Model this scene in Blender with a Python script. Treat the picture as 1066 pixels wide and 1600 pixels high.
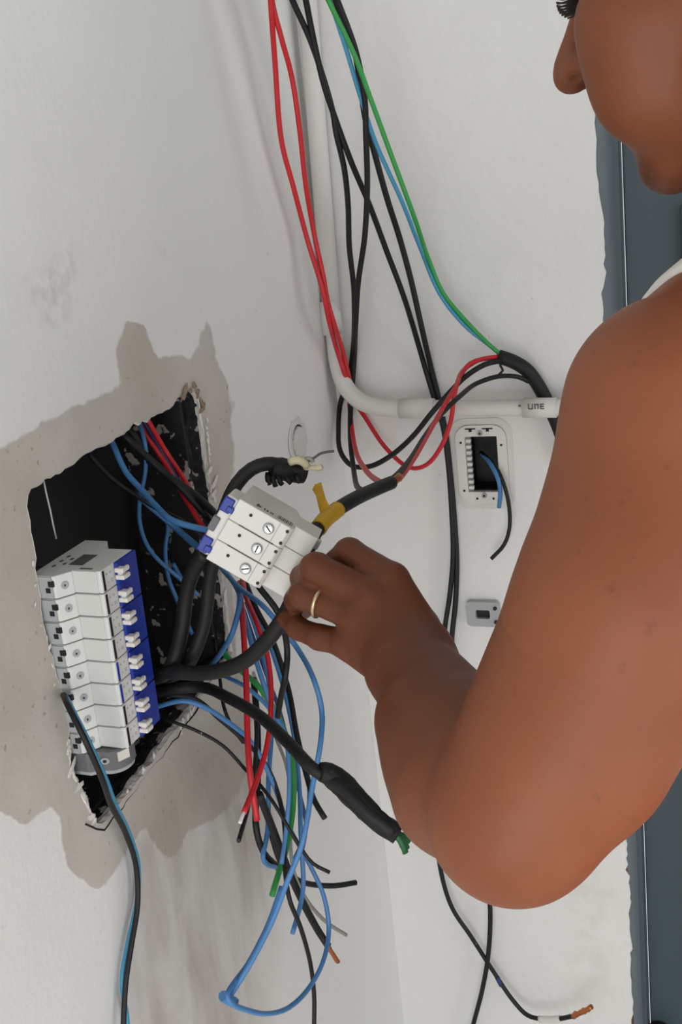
import bpy, bmesh, math, random
import numpy as np
from mathutils import Vector, Matrix
from mathutils.geometry import delaunay_2d_cdt

random.seed(7)
rng = np.random.default_rng(7)
for o in list(bpy.data.objects):
    bpy.data.objects.remove(o)
scene = bpy.context.scene
COL = scene.collection

# ------------------------------------------------------------------ camera
F = 1795.0                                    # focal length in pixels of the 1066 x 1600 frame
CAM = np.array([0.0, 0.0, 1.5])
_Y = np.array([1200 - 533, 189.8 - 800, F]); _Y /= np.linalg.norm(_Y)      # world +Y in camera axes
_D = np.array([655, 6000, 1795.0]); _D /= np.linalg.norm(_D)
_D -= _Y * (_D @ _Y); _D /= np.linalg.norm(_D)
_U = -_D
_X = np.cross(_Y, _U)
R3 = np.array([_X, _Y, _U])                   # world = R3 @ camera (right, down, forward)
cam_data = bpy.data.cameras.new('camera')
cam_data.sensor_fit = 'VERTICAL'
cam_data.sensor_height = 36.0
cam_data.lens = 36.0 * F / 1600.0
cam_data.clip_start = 0.01
cam = bpy.data.objects.new('camera', cam_data)
COL.objects.link(cam)
_r, _d, _f = R3 @ np.array([1, 0, 0]), R3 @ np.array([0, 1, 0]), R3 @ np.array([0, 0, 1])
cam.matrix_world = Matrix(((_r[0], -_d[0], -_f[0], CAM[0]),
                           (_r[1], -_d[1], -_f[1], CAM[1]),
                           (_r[2], -_d[2], -_f[2], CAM[2]),
                           (0, 0, 0, 1)))
scene.camera = cam

# ------------------------------------------------------------------ world, lights, exposure
world = bpy.data.worlds.new('world'); scene.world = world
world.use_nodes = True
bg = world.node_tree.nodes['Background']
bg.inputs[0].default_value = (0.93, 0.96, 1.0, 1)
bg.inputs[1].default_value = 1.25
def area(name, loc, target, size, power, color):
    l = bpy.data.lights.new(name, 'AREA'); l.shape = 'RECTANGLE'
    l.size, l.size_y = size; l.energy = power; l.color = color
    o = bpy.data.objects.new(name, l); COL.objects.link(o)
    o.location = loc
    o.rotation_euler = (Vector(target) - Vector(loc)).to_track_quat('-Z', 'Y').to_euler()
    return o
area('doorway_light', (2.4, -0.6, 1.0), (-0.4, 1.0, 1.0), (1.6, 1.9), 16, (1.0, 0.98, 0.95))
area('window_light', (0.1, -1.8, 0.8), (-0.45, 1.4, 0.9), (1.4, 1.5), 16, (1.0, 0.99, 0.97))  # added fill lamp, no known window; lifts the corner and lower walls
vs = scene.view_settings
vs.view_transform = 'Standard'; vs.look = 'None'; vs.gamma = 1.0; vs.exposure = 0.0
vs.use_curve_mapping = False

# ------------------------------------------------------------------ helpers
WX = -0.548                                   # left wall plane  x = WX
WY = 1.439                                    # back wall plane  y = WY
def ray(px, py): return R3 @ np.array([(px - 533) / F, (py - 800) / F, 1.0])
def at(px, py, d):
    """point of the place seen at a pixel; d = depth in metres, 'L.05' = 5 cm off the left wall, 'B.05' off the back wall"""
    r = ray(px, py)
    if isinstance(d, str):
        off = float(d[1:])
        d = (WX + off) / r[0] if d[0] == 'L' else (WY - off) / r[1]
    return CAM + r * d
def proj(p):
    c = R3.T @ (np.asarray(p, float) - CAM)
    return 533 + F * c[0] / c[2], 800 + F * c[1] / c[2], c[2]
def lin(*rgb):
    return tuple(((c / 255) / 12.92 if c / 255 <= 0.04045 else ((c / 255 + 0.055) / 1.055) ** 2.4) for c in rgb)

def nt(m): return m.node_tree.nodes, m.node_tree.links
def mat(name, rgb, rough=0.5, metal=0.0, var=0.0, scale=40.0, bump=0.0, bscale=None, spec=0.5, specks=None, sss=0.0):
    m = bpy.data.materials.new(name); m.use_nodes = True
    n, l = nt(m); b = n['Principled BSDF']
    b.inputs['Base Color'].default_value = (*rgb, 1)
    b.inputs['Roughness'].default_value = rough
    b.inputs['Metallic'].default_value = metal
    b.inputs['Specular IOR Level'].default_value = spec
    tc = n.new('ShaderNodeTexCoord')
    col = None
    if var > 0:
        t = n.new('ShaderNodeTexNoise'); t.inputs['Scale'].default_value = scale; t.inputs['Detail'].default_value = 4
        l.new(tc.outputs['Object'], t.inputs['Vector'])
        mx = n.new('ShaderNodeMix'); mx.data_type = 'RGBA'
        mx.inputs[6].default_value = tuple(max(0, c * (1 - var)) for c in rgb) + (1,)
        mx.inputs[7].default_value = tuple(min(1, c * (1 + var)) for c in rgb) + (1,)
        l.new(t.outputs['Fac'], mx.inputs[0]); col = mx.outputs[2]
    if specks:
        t = n.new('ShaderNodeTexNoise'); t.inputs['Scale'].default_value = specks[1]; t.inputs['Detail'].default_value = 3
        l.new(tc.outputs['Object'], t.inputs['Vector'])
        r = n.new('ShaderNodeValToRGB'); r.color_ramp.elements[0].position = specks[2]; r.color_ramp.elements[1].position = specks[2] + 0.03
        l.new(t.outputs['Fac'], r.inputs[0])
        mx = n.new('ShaderNodeMix'); mx.data_type = 'RGBA'
        if col: l.new(col, mx.inputs[6])
        else: mx.inputs[6].default_value = (*rgb, 1)
        mx.inputs[7].default_value = (*specks[0], 1)
        l.new(r.outputs[0], mx.inputs[0]); col = mx.outputs[2]
    if col: l.new(col, b.inputs['Base Color'])
    if bump > 0:
        t = n.new('ShaderNodeTexNoise'); t.inputs['Scale'].default_value = bscale or scale; t.inputs['Detail'].default_value = 5
        l.new(tc.outputs['Object'], t.inputs['Vector'])
        bp = n.new('ShaderNodeBump'); bp.inputs['Strength'].default_value = bump; bp.inputs['Distance'].default_value = 0.003
        l.new(t.outputs['Fac'], bp.inputs['Height']); l.new(bp.outputs[0], b.inputs['Normal'])
    if sss:
        b.inputs['Subsurface Weight'].default_value = sss
        b.inputs['Subsurface Radius'].default_value = (0.012, 0.005, 0.003)
        b.inputs['Subsurface Scale'].default_value = 0.5
    return m

def link(name, me, m, parent=None):
    o = bpy.data.objects.new(name, me); COL.objects.link(o)
    if m is not None and len(me.materials) == 0: me.materials.append(m)
    if parent is not None: o.parent = parent
    return o
def tag(o, label=None, cat=None, group=None, kind=None):
    if label: o['label'] = label
    if cat: o['category'] = cat
    if group: o['group'] = group
    if kind: o['kind'] = kind
    return o
def empty(name, mw, label, cat, group=None):
    o = bpy.data.objects.new(name, None); COL.objects.link(o); o.empty_display_size = 0.02
    o.matrix_world = mw
    return tag(o, label, cat, group)
def pydata(name, v, f, m, parent=None, smooth=False):
    me = bpy.data.meshes.new(name); me.from_pydata([tuple(map(float, p)) for p in v], [], [tuple(map(int, q)) for q in f]); me.update()
    if smooth:
        for p in me.polygons: p.use_smooth = True
    return link(name, me, m, parent)
def bm_obj(name, bm, m, parent=None, smooth=False):
    bmesh.ops.recalc_face_normals(bm, faces=bm.faces)
    me = bpy.data.meshes.new(name); bm.to_mesh(me); bm.free()
    if smooth:
        for p in me.polygons: p.use_smooth = True
    return link(name, me, m, parent)
def add_box(bm, c, s, bevel=0.0, rot=None):
    t = bmesh.new(); bmesh.ops.create_cube(t, size=1.0)
    for v in t.verts: v.co = Vector((v.co.x * s[0], v.co.y * s[1], v.co.z * s[2]))
    if bevel: bmesh.ops.bevel(t, geom=t.edges[:], offset=bevel, segments=2, affect='EDGES', profile=0.5)
    M = Matrix.Translation(c) @ (rot.to_4x4() if rot is not None else Matrix())
    me = bpy.data.meshes.new('tmp'); bmesh.ops.transform(t, matrix=M, verts=t.verts); t.to_mesh(me); t.free()
    bm.from_mesh(me); bpy.data.meshes.remove(me)
def box(name, c, s, m, parent=None, bevel=0.0, rot=None):
    bm = bmesh.new(); add_box(bm, Vector(c), s, bevel, rot); return bm_obj(name, bm, m, parent)
def add_cyl(bm, c, axis, r, h, seg=20, r2=None, bevel=0.0):
    t = bmesh.new(); bmesh.ops.create_cone(t, cap_ends=True, segments=seg, radius1=r, radius2=r if r2 is None else r2, depth=h)
    if bevel:
        ed = [e for e in t.edges if len(e.link_faces) == 2 and any(len(f.verts) > 4 for f in e.link_faces)]
        bmesh.ops.bevel(t, geom=ed, offset=bevel, segments=2, affect='EDGES', profile=0.5)
    q = Vector(axis).to_track_quat('Z', 'Y').to_matrix().to_4x4()
    bmesh.ops.transform(t, matrix=Matrix.Translation(c) @ q, verts=t.verts)
    me = bpy.data.meshes.new('tmp'); t.to_mesh(me); t.free(); bm.from_mesh(me); bpy.data.meshes.remove(me)
def cyl(name, c, axis, r, h, m, parent=None, seg=20, r2=None, bevel=0.0):
    bm = bmesh.new(); add_cyl(bm, Vector(c), axis, r, h, seg, r2, bevel)
    o = bm_obj(name, bm, m, parent)
    for p in o.data.polygons: p.use_smooth = len(p.vertices) <= 4
    return o
def prism(name, poly, z0, z1, m, parent=None, bevel=0.0):
    """extrude a polygon in the local x,y plane from z0 to z1"""
    bm = bmesh.new()
    a = [bm.verts.new((p[0], p[1], z0)) for p in poly]; f = bm.faces.new(a)
    r = bmesh.ops.extrude_face_region(bm, geom=[f])
    bmesh.ops.translate(bm, vec=(0, 0, z1 - z0), verts=[g for g in r['geom'] if isinstance(g, bmesh.types.BMVert)])
    if bevel: bmesh.ops.bevel(bm, geom=bm.edges[:], offset=bevel, segments=1, affect='EDGES', profile=0.5)
    return bm_obj(name, bm, m, parent)

def catmull(P, step=0.006):
    P = [np.asarray(p, float) for p in P]
    if len(P) == 2: P = [P[0], (P[0] + P[1]) / 2, P[1]]
    Q = [2 * P[0] - P[1]] + P + [2 * P[-1] - P[-2]]
    out = []
    for i in range(1, len(Q) - 2):
        p0, p1, p2, p3 = Q[i - 1:i + 3]
        # centripetal parametrisation
        t0 = 0; t1 = t0 + max(np.linalg.norm(p1 - p0), 1e-6) ** .5; t2 = t1 + max(np.linalg.norm(p2 - p1), 1e-6) ** .5; t3 = t2 + max(np.linalg.norm(p3 - p2), 1e-6) ** .5
        n = max(2, int(np.linalg.norm(p2 - p1) / step))
        for t in np.linspace(t1, t2, n, endpoint=False):
            A1 = (t1 - t) / (t1 - t0) * p0 + (t - t0) / (t1 - t0) * p1
            A2 = (t2 - t) / (t2 - t1) * p1 + (t - t1) / (t2 - t1) * p2
            A3 = (t3 - t) / (t3 - t2) * p2 + (t - t2) / (t3 - t2) * p3
            B1 = (t2 - t) / (t2 - t0) * A1 + (t - t0) / (t2 - t0) * A2
            B2 = (t3 - t) / (t3 - t1) * A2 + (t - t1) / (t3 - t1) * A3
            out.append((t2 - t) / (t2 - t1) * B1 + (t - t1) / (t2 - t1) * B2)
    out.append(P[-1])
    return np.array(out)
def tube_data(pts, rad, sides=10, wob=0.0):
    """swept tube with rounded-off caps; rad a number or one radius per point"""
    n = len(pts); rad = np.full(n, rad) if np.isscalar(rad) else np.asarray(rad)
    T = np.gradient(pts, axis=0); T /= np.linalg.norm(T, axis=1)[:, None] + 1e-12
    u = np.cross(T[0], [0.31, 0.77, 0.55]); u /= np.linalg.norm(u)
    V = []; ang = np.arange(sides) * 2 * math.pi / sides
    for i in range(n):
        u = u - T[i] * (u @ T[i]); u /= np.linalg.norm(u); w = np.cross(T[i], u)
        rr = rad[i] * (1 + wob * rng.uniform(-1, 1, sides)) if wob else np.full(sides, rad[i])
        V.append(pts[i] + rr[:, None] * (np.cos(ang)[:, None] * u + np.sin(ang)[:, None] * w))
    V = np.concatenate(V); Fc = []
    for i in range(n - 1):
        for k in range(sides):
            a, b = i * sides + k, i * sides + (k + 1) % sides
            Fc.append((a, b, b + sides, a + sides))
    Fc.append(tuple(range(sides - 1, -1, -1))); Fc.append(tuple((n - 1) * sides + k for k in range(sides)))
    return V, Fc
def tube(name, pts, rad, m, parent=None, sides=10, wob=0.0):
    V, Fc = tube_data(pts, rad, sides, wob)
    me = bpy.data.meshes.new(name); me.from_pydata(V.tolist(), [], Fc); me.update()
    for p in me.polygons: p.use_smooth = len(p.vertices) == 4
    return link(name, me, m, parent)
def tangent_up(path, n=6):
    return path

# ------------------------------------------------------------------ materials
WHITE_PAINT = lin(222, 221, 217)
M = {}
M['black_wire'] = mat('black_wire', lin(24, 24, 25), 0.5, spec=0.35, specks=(lin(205, 205, 200), 90, 0.755))
M['black_sheath'] = mat('black_sheath', lin(26, 25, 25), 0.55, spec=0.35, var=0.25, scale=60, bump=0.2, bscale=150)
M['black_tape'] = mat('black_tape', lin(23, 22, 22), 0.6, spec=0.35, var=0.3, scale=120, bump=0.5, bscale=180)
M['red_wire'] = mat('red_wire', lin(198, 30, 40), 0.42, var=0.08)
M['blue_wire'] = mat('blue_wire', lin(72, 128, 184), 0.42, var=0.08)
M['sky_wire'] = mat('sky_wire', lin(66, 150, 190), 0.42, var=0.08)
M['navy_wire'] = mat('navy_wire', lin(32, 52, 104), 0.45, var=0.1)
M['green_wire'] = mat('green_wire', lin(46, 150, 70), 0.45, var=0.08)
M['dark_green'] = mat('dark_green', lin(24, 92, 48), 0.5, var=0.2)
M['grey_wire'] = mat('grey_wire', lin(150, 148, 140), 0.5)
M['copper'] = mat('copper', lin(196, 120, 80), 0.35, metal=0.9, var=0.2, scale=200)
M['yellow_tape'] = mat('yellow_tape', lin(206, 160, 22), 0.5, var=0.2, scale=60, bump=0.3, bscale=120)
M['cream_core'] = mat('cream_core', lin(206, 198, 165), 0.5, var=0.1)
M['white_plastic'] = mat('white_plastic', lin(222, 219, 213), 0.4, var=0.03, scale=30)
M['breaker_white'] = mat('breaker_white', lin(214, 215, 211), 0.45, var=0.03, scale=50)
M['breaker_face'] = mat('breaker_face', lin(206, 209, 204), 0.45, var=0.03, scale=50)
M['breaker_grey'] = mat('breaker_grey', lin(165, 170, 170), 0.5)
M['breaker_blue'] = mat('breaker_blue', lin(28, 52, 150), 0.4, var=0.06)
M['grey_plastic'] = mat('grey_plastic', lin(104, 105, 108), 0.5, var=0.08, scale=60)
M['black'] = mat('black', lin(16, 16, 17), 0.6)
M['print'] = mat('print', lin(84, 84, 82), 0.7)
M['metal'] = mat('metal', lin(196, 194, 188), 0.3, metal=0.9, var=0.15, scale=300)
M['steel_rail'] = mat('steel_rail', lin(150, 150, 150), 0.4, metal=0.9)
M['ring_gold'] = mat('ring_gold', lin(214, 190, 150), 0.25, metal=0.9)
M['box_black'] = mat('box_black', lin(20, 20, 22), 0.5, specks=(lin(190, 184, 175), 38, 0.66), bump=0.4, bscale=50)
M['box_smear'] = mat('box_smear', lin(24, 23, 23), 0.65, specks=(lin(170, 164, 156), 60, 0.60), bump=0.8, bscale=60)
M['box_dark'] = mat('box_dark', lin(14, 14, 16), 0.55)
M['plaster_raw'] = mat('plaster_raw', lin(226, 222, 215), 0.9, var=0.10, scale=90, bump=0.9, bscale=160)
M['plaster_brown'] = mat('plaster_brown', lin(150, 128, 112), 0.95, var=0.3, scale=120, bump=0.9, bscale=160)
M['pipe'] = mat('pipe', lin(216, 214, 209), 0.45, var=0.03, scale=25, bump=0.12, bscale=60, specks=(lin(170, 165, 158), 70, 0.73))
M['door_paint'] = mat('door_paint', lin(62, 77, 84), 0.45, var=0.06, scale=6, bump=0.06, bscale=80)
M['floor_tile'] = mat('floor_tile', lin(228, 224, 216), 0.6, var=0.05, scale=8)
M['ceiling_paint'] = mat('ceiling_paint', lin(170, 168, 164), 0.9, var=0.03)
M['cotton'] = mat('cotton', lin(226, 224, 218), 0.9, var=0.03, bump=0.3, bscale=500)
M['red_cloth'] = mat('red_cloth', lin(176, 22, 40), 0.85, var=0.12, bump=0.3, bscale=300)
M['hair'] = mat('hair', lin(28, 20, 17), 0.6, var=0.3, scale=200, bump=0.6, bscale=400)
M['lash'] = mat('lash', lin(34, 22, 20), 0.6)
M['sandal'] = mat('sandal', lin(40, 38, 38), 0.7)

def wall_paint(name):
    m = bpy.data.materials.new(name); m.use_nodes = True
    n, l = nt(m); b = n['Principled BSDF']; b.inputs['Roughness'].default_value = 0.75; b.inputs['Specular IOR Level'].default_value = 0.25
    tc = n.new('ShaderNodeTexCoord')
    def noise(sc, det=5, dist=0.0, vec=None):
        t = n.new('ShaderNodeTexNoise'); t.inputs['Scale'].default_value = sc; t.inputs['Detail'].default_value = det
        t.inputs['Distortion'].default_value = dist; l.new(vec or tc.outputs['Object'], t.inputs['Vector']); return t.outputs['Fac']
    def math_(op, a, bb):
        t = n.new('ShaderNodeMath'); t.operation = op
        for i, v in enumerate((a, bb)):
            if isinstance(v, (int, float)): t.inputs[i].default_value = v
            else: l.new(v, t.inputs[i])
        return t.outputs[0]
    def ramp(v, p0, p1):
        t = n.new('ShaderNodeMapRange'); t.inputs[1].default_value = p0; t.inputs[2].default_value = p1; t.clamp = True
        l.new(v, t.inputs[0]); return t.outputs[0]
    def mix(fac, a, bb):
        t = n.new('ShaderNodeMix'); t.data_type = 'RGBA'; l.new(fac, t.inputs[0])
        for i, v in ((6, a), (7, bb)):
            if isinstance(v, tuple): t.inputs[i].default_value = (*v, 1)
            else: l.new(v, t.inputs[i])
        return t.outputs[2]
    def attr(a):
        t = n.new('ShaderNodeAttribute'); t.attribute_name = a; return t.outputs['Fac']
    base = mix(noise(5, 4), lin(224, 224, 221), lin(234, 233, 230))
    if name == 'paint_left':
        edge = math_('ADD', attr('plaster'), math_('MULTIPLY', math_('SUBTRACT', noise(28, 6, 0.4), 0.5), 1.1))
        pl = ramp(edge, -0.06, 0.10)
        pcol = mix(ramp(noise(9, 6), 0.35, 0.65), lin(200, 195, 187), lin(188, 181, 172))
        pcol = mix(ramp(noise(120, 3), 0.66, 0.75), pcol, lin(160, 148, 138))
        col = mix(pl, base, pcol)
        wv = n.new('ShaderNodeMapping'); wv.inputs['Scale'].default_value = (1, 3.2, 0.9); l.new(tc.outputs['Object'], wv.inputs['Vector'])
        streak = ramp(noise(6, 6, 0.6, wv.outputs[0]), 0.38, 0.72)
        dirt = math_('MULTIPLY', ramp(attr('dirt'), 0.0, 1.0), math_('ADD', math_('MULTIPLY', streak, 0.5), 0.35))
        col = mix(dirt, col, lin(163, 155, 144))
        smudge = math_('MULTIPLY', ramp(attr('smudge'), 0.0, 1.0), math_('MULTIPLY', ramp(noise(60, 6), 0.42, 0.75), 0.6))
        col = mix(smudge, col, lin(150, 142, 132))
        wear = attr('plaster')
        spots = ramp(noise(55, 2), 0.74, 0.80)
        col = mix(math_('MULTIPLY', spots, 0.35), col, lin(150, 140, 130))
        h = math_('ADD', math_('MULTIPLY', noise(14, 6), 1.0), math_('MULTIPLY', pl, -0.35))
    else:
        spots = ramp(noise(70, 2), 0.76, 0.80)
        col = mix(math_('MULTIPLY', spots, 0.3), base, lin(165, 160, 150))
        scuff = ramp(attr('dirt'), 0.0, 1.0)
        col = mix(math_('MULTIPLY', scuff, math_('MULTIPLY', ramp(noise(30, 5), 0.4, 0.7), 0.45)), col, lin(196, 190, 180))
        h = math_('MULTIPLY', noise(30, 6), 1.0)
    l.new(col, b.inputs['Base Color'])
    bp = n.new('ShaderNodeBump'); bp.inputs['Strength'].default_value = 0.30; bp.inputs['Distance'].default_value = 0.006
    fine = math_('ADD', h, math_('MULTIPLY', noise(120, 3), 0.15))
    l.new(fine, bp.inputs['Height']); l.new(bp.outputs[0], b.inputs['Normal'])
    return m
M['paint_left'] = wall_paint('paint_left')
M['paint_back'] = wall_paint('paint_back')

# frame paint with rust creeping along its outer edge
def frame_paint():
    m = mat('frame_paint', lin(104, 116, 124), 0.5, var=0.08, scale=10)
    n, l = nt(m); b = n['Principled BSDF']
    src = b.inputs['Base Color'].links[0].from_socket
    a = n.new('ShaderNodeAttribute'); a.attribute_name = 'rust'
    tc = n.new('ShaderNodeTexCoord'); t = n.new('ShaderNodeTexNoise'); t.inputs['Scale'].default_value = 45; t.inputs['Detail'].default_value = 5
    l.new(tc.outputs['Object'], t.inputs['Vector'])
    add = n.new('ShaderNodeMath'); add.operation = 'MULTIPLY'; l.new(a.outputs['Fac'], add.inputs[0]); l.new(t.outputs['Fac'], add.inputs[1])
    mr = n.new('ShaderNodeMapRange'); mr.inputs[1].default_value = 0.44; mr.inputs[2].default_value = 0.50; l.new(add.outputs[0], mr.inputs[0])
    mx = n.new('ShaderNodeMix'); mx.data_type = 'RGBA'; l.new(mr.outputs[0], mx.inputs[0]); l.new(src, mx.inputs[6]); mx.inputs[7].default_value = (*lin(96, 56, 36), 1)
    l.new(mx.outputs[2], b.inputs['Base Color'])
    return m
M['frame_paint'] = frame_paint()

# ------------------------------------------------------------------ polygon tools
def inside(poly, P):
    poly = np.asarray(poly); x, y = P[:, 0], P[:, 1]; c = np.zeros(len(P), bool)
    for i in range(len(poly)):
        (x0, y0), (x1, y1) = poly[i], poly[i - 1]
        m = ((y0 > y) != (y1 > y))
        with np.errstate(divide='ignore', invalid='ignore'):
            c ^= m & (x < (x1 - x0) * (y - y0) / (y1 - y0 + 1e-12) + x0)
    return c
def seg_dist(poly, P, closed=True):
    d = np.full(len(P), 1e9)
    n = len(poly)
    for i in range(n if closed else n - 1):
        a = np.asarray(poly[i], float); b = np.asarray(poly[(i + 1) % n], float); e = b - a
        t = np.clip(((P - a) @ e) / (e @ e + 1e-12), 0, 1)
        d = np.minimum(d, np.linalg.norm(P - a - t[:, None] * e, axis=1))
    return d
def signed(poly, P):
    d = seg_dist(poly, P); return np.where(inside(poly, P), d, -d)
def ragged(poly, step, amp, closed=True):
    out = []; n = len(poly)
    for i in range(n if closed else n - 1):
        a = np.asarray(poly[i], float); b = np.asarray(poly[(i + 1) % n], float)
        k = max(1, int(np.linalg.norm(b - a) / step))
        for j in range(k):
            out.append(a + (b - a) * j / k + rng.normal(0, amp, 2))
    if not closed: out.append(np.asarray(poly[-1], float))
    return out
def cdt_sheet(loops, holes, pts):
    V = []; E = []
    for lp in loops + holes:
        s = len(V); V += [Vector(p) for p in lp]; E += [(s + i, s + (i + 1) % len(lp)) for i in range(len(lp))]
    V += [Vector(p) for p in pts]
    ov, oe, of, *_ = delaunay_2d_cdt(V, E, [], 0, 1e-6)
    P = np.array([(v.x, v.y) for v in ov]); T = np.array([f for f in of])
    c = P[T].mean(1); keep = np.zeros(len(T), bool)
    for lp in loops: keep |= inside(lp, c)
    for h in holes: keep &= ~inside(h, c)
    return P, T[keep]
def keep_off(pts, loops, dmin):
    for lp in loops: pts = pts[seg_dist(lp, pts) > dmin]
    return pts
def set_attr(o, name, vals):
    a = o.data.attributes.new(name, 'FLOAT', 'POINT'); a.data.foreach_set('value', np.asarray(vals, np.float32))

# ------------------------------------------------------------------ the left wall with its chiselled opening
hole_px = [(49, 764), (72, 750), (102, 734), (140, 706), (183, 686), (205, 671), (211, 656), (221, 663), (245, 650), (274, 633), (282, 619),
           (299, 607), (313, 622), (319, 660), (325, 700), (331, 745), (337, 790), (345, 850), (354, 920), (362, 1000), (365, 1018),
           (340, 1052), (303, 1104), (268, 1148), (228, 1199), (186, 1254), (158, 1288), (148, 1286), (139, 1262), (131, 1238), (119, 1216), (112, 1192),
           (106, 1157), (108, 1137), (103, 1096), (93, 1066), (78, 1017), (68, 974), (65, 951), (62, 920), (57, 875), (52, 843), (46, 816), (42, 790)]
def onL(px, py): p = at(px, py, 'L0'); return (p[1], p[2])
def onB(px, py): p = at(px, py, 'B0'); return (p[0], p[2])
hole = ragged([onL(*p) for p in hole_px], 0.007, 0.0011)
RIMX = (0.004, 0.0)
gy, gz = np.meshgrid(np.arange(0.40, 1.43, 0.0075), np.arange(0.30, 1.98, 0.0075))
pts = np.stack([gy.ravel(), gz.ravel()], 1) + rng.uniform(-0.001, 0.001, (gy.size, 2))
pts = keep_off(pts, [hole], 0.005)
outer = [(-1.6, 0.0), (WY, 0.0), (WY, 2.6), (-1.6, 2.6)]
P, T = cdt_sheet([outer], [hole], pts)
# gentle hand-plastered unevenness
ph = rng.uniform(0, 6, 6)
def wav(a, b): return 0.0022 * np.sin(7 * a + ph[0]) * np.sin(6 * b + ph[1]) + 0.0012 * np.sin(17 * a + ph[2] + 2 * np.sin(5 * b)) * np.sin(15 * b + ph[3])
fade = np.clip((WY - P[:, 0]) / 0.08, 0, 1)
g0, g1 = onL(335, 0), onL(425, 400)
gl = g0[0] + (g1[0] - g0[0]) * (P[:, 1] - g0[1]) / (g1[1] - g0[1])
groove = -0.004 * np.exp(-((P[:, 0] - gl) / 0.03) ** 2) * np.clip((P[:, 1] - 1.35) / 0.15, 0, 1)
V = np.stack([WX + wav(P[:, 0], P[:, 1]) * fade + groove, P[:, 0], P[:, 1]], 1)
wall_left = pydata('wall_left', V, T[:, ::-1], M['paint_left'], smooth=True)
tag(wall_left, 'white plastered left wall with bare plaster around a chiselled opening', 'wall', kind='structure')
PX = np.array([proj(v)[:2] if -0.1 < v[1] else (-9999, 9999) for v in V])
plaster_a = [(-200, 720), (0, 702), (38, 676), (100, 642), (150, 618), (186, 602), (180, 545), (198, 500), (232, 512), (240, 560), (298, 556), (325, 505), (336, 560),
             (356, 600), (366, 720), (352, 800), (372, 1020), (392, 1080), (392, 1200), (352, 1270), (300, 1300), (278, 1335), (258, 1340), (225, 1300), (205, 1318), (162, 1394),
             (140, 1388), (108, 1362), (96, 1338), (90, 1280), (78, 1266), (40, 1292), (0, 1268), (-200, 1240)]
sd = np.clip(signed(plaster_a, PX) / 28, -1, 1)
set_attr(wall_left, 'plaster', sd)
dirt_a = [(170, 1300), (300, 1130), (420, 1080), (470, 1250), (450, 1450), (440, 1700), (180, 1700), (165, 1400)]
set_attr(wall_left, 'dirt', np.clip(signed(dirt_a, PX) / 60, 0, 1))
sm = np.clip(signed([(20, 440), (90, 380), (140, 370), (130, 460), (110, 520), (60, 520)], PX) / 40, 0, 1)
sm = np.maximum(sm, np.clip(signed([(232, 365), (250, 375), (266, 405), (250, 400)], PX) / 8, 0, 1))
sm = np.maximum(sm, np.clip(signed([(282, 1345), (295, 1350), (295, 1400), (292, 1470), (270, 1420)], PX) / 14, 0, 1))
set_attr(wall_left, 'smudge', sm)

# broken plaster thickness of the opening: a lip going into the wall
hv = []; hf = []; n = len(hole)
cy, cz = 0.885, 1.13
def reveal(name, prof, m):
    hv = []; hf = []; k = len(prof)
    for i, (y, z) in enumerate(hole):
        dy, dz = cy - y, cz - z; L = math.hypot(dy, dz)
        for x, g, am in prof:
            j = g + rng.normal(0, am) if am else g
            hv.append((WX + wav(y, z) * (1 if x > -0.001 else 0) + x + (rng.normal(0, am) if am else 0), y + dy / L * j, z + dz / L * j))
    for i in range(n):
        a, b = i * k, ((i + 1) % n) * k
        for s in range(k - 1): hf.append((a + s, b + s, b + s + 1, a + s + 1))
    pydata(name, hv, hf, m, wall_left)
reveal('plaster_lip', [(0.0005, 0, 0), (-0.003, 0.0008, 0.0006), (-0.007, 0.0, 0.0008), (-0.009, -0.002, 0)], M['plaster_raw'])
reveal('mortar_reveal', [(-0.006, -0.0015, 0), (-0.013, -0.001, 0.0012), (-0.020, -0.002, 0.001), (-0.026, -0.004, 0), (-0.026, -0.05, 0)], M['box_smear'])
# chips of plaster standing proud along the lower and left edges of the opening
def chip(px, py, s, m, par):
    p = at(px, py, 'L0.0'); bm = bmesh.new()
    bmesh.ops.create_icosphere(bm, subdivisions=1, radius=1.0)
    ca = random.uniform(0, math.pi); st_ = random.uniform(0.9, 2.4)
    for v in bm.verts:
        q = v.co * (0.55 + 0.7 * random.random()); a_, b_ = q.y * st_, q.z * 0.7
        v.co = Vector((p[0] + q.x * s * 0.22, p[1] + (a_ * math.cos(ca) - b_ * math.sin(ca)) * s, p[2] + (a_ * math.sin(ca) + b_ * math.cos(ca)) * s))
    return bm_obj('plaster_chip', bm, m, par)
edge_pts = ragged([(303, 1106), (268, 1151), (228, 1202), (186, 1257), (160, 1291), (147, 1290), (137, 1264), (129, 1238), (116, 1216), (108, 1188), (104, 1157)], 9, 1.2, closed=False)
for q in edge_pts: chip(q[0] + 2.5, q[1] + 2.5, random.uniform(0.0022, 0.0058), M['plaster_raw'], wall_left)
for q in ragged([(90, 1070), (76, 1022), (64, 975), (60, 940), (54, 880)], 22, 4, closed=False): chip(q[0] - 2, q[1], random.uniform(0.0014, 0.0032), M['plaster_raw'], wall_left)
for q in ragged([(284, 617), (300, 606), (312, 620), (316, 640)], 6, 3, closed=False): chip(q[0], q[1], random.uniform(0.003, 0.006), M['plaster_brown'], wall_left)
for q in ragged([(322, 660), (328, 720), (336, 780)], 10, 2, closed=False): chip(q[0], q[1], random.uniform(0.0025, 0.0045), M['plaster_raw'], wall_left)
crack = np.array([at(x, y, 'L0.0006') for x, y in ragged([(312, 1105), (270, 1160), (225, 1214), (190, 1262), (163, 1297), (150, 1296), (134, 1288)], 10, 1.0, closed=False)])
tube('crack_line', crack, 0.0009, M['black'], wall_left, sides=5)
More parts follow.
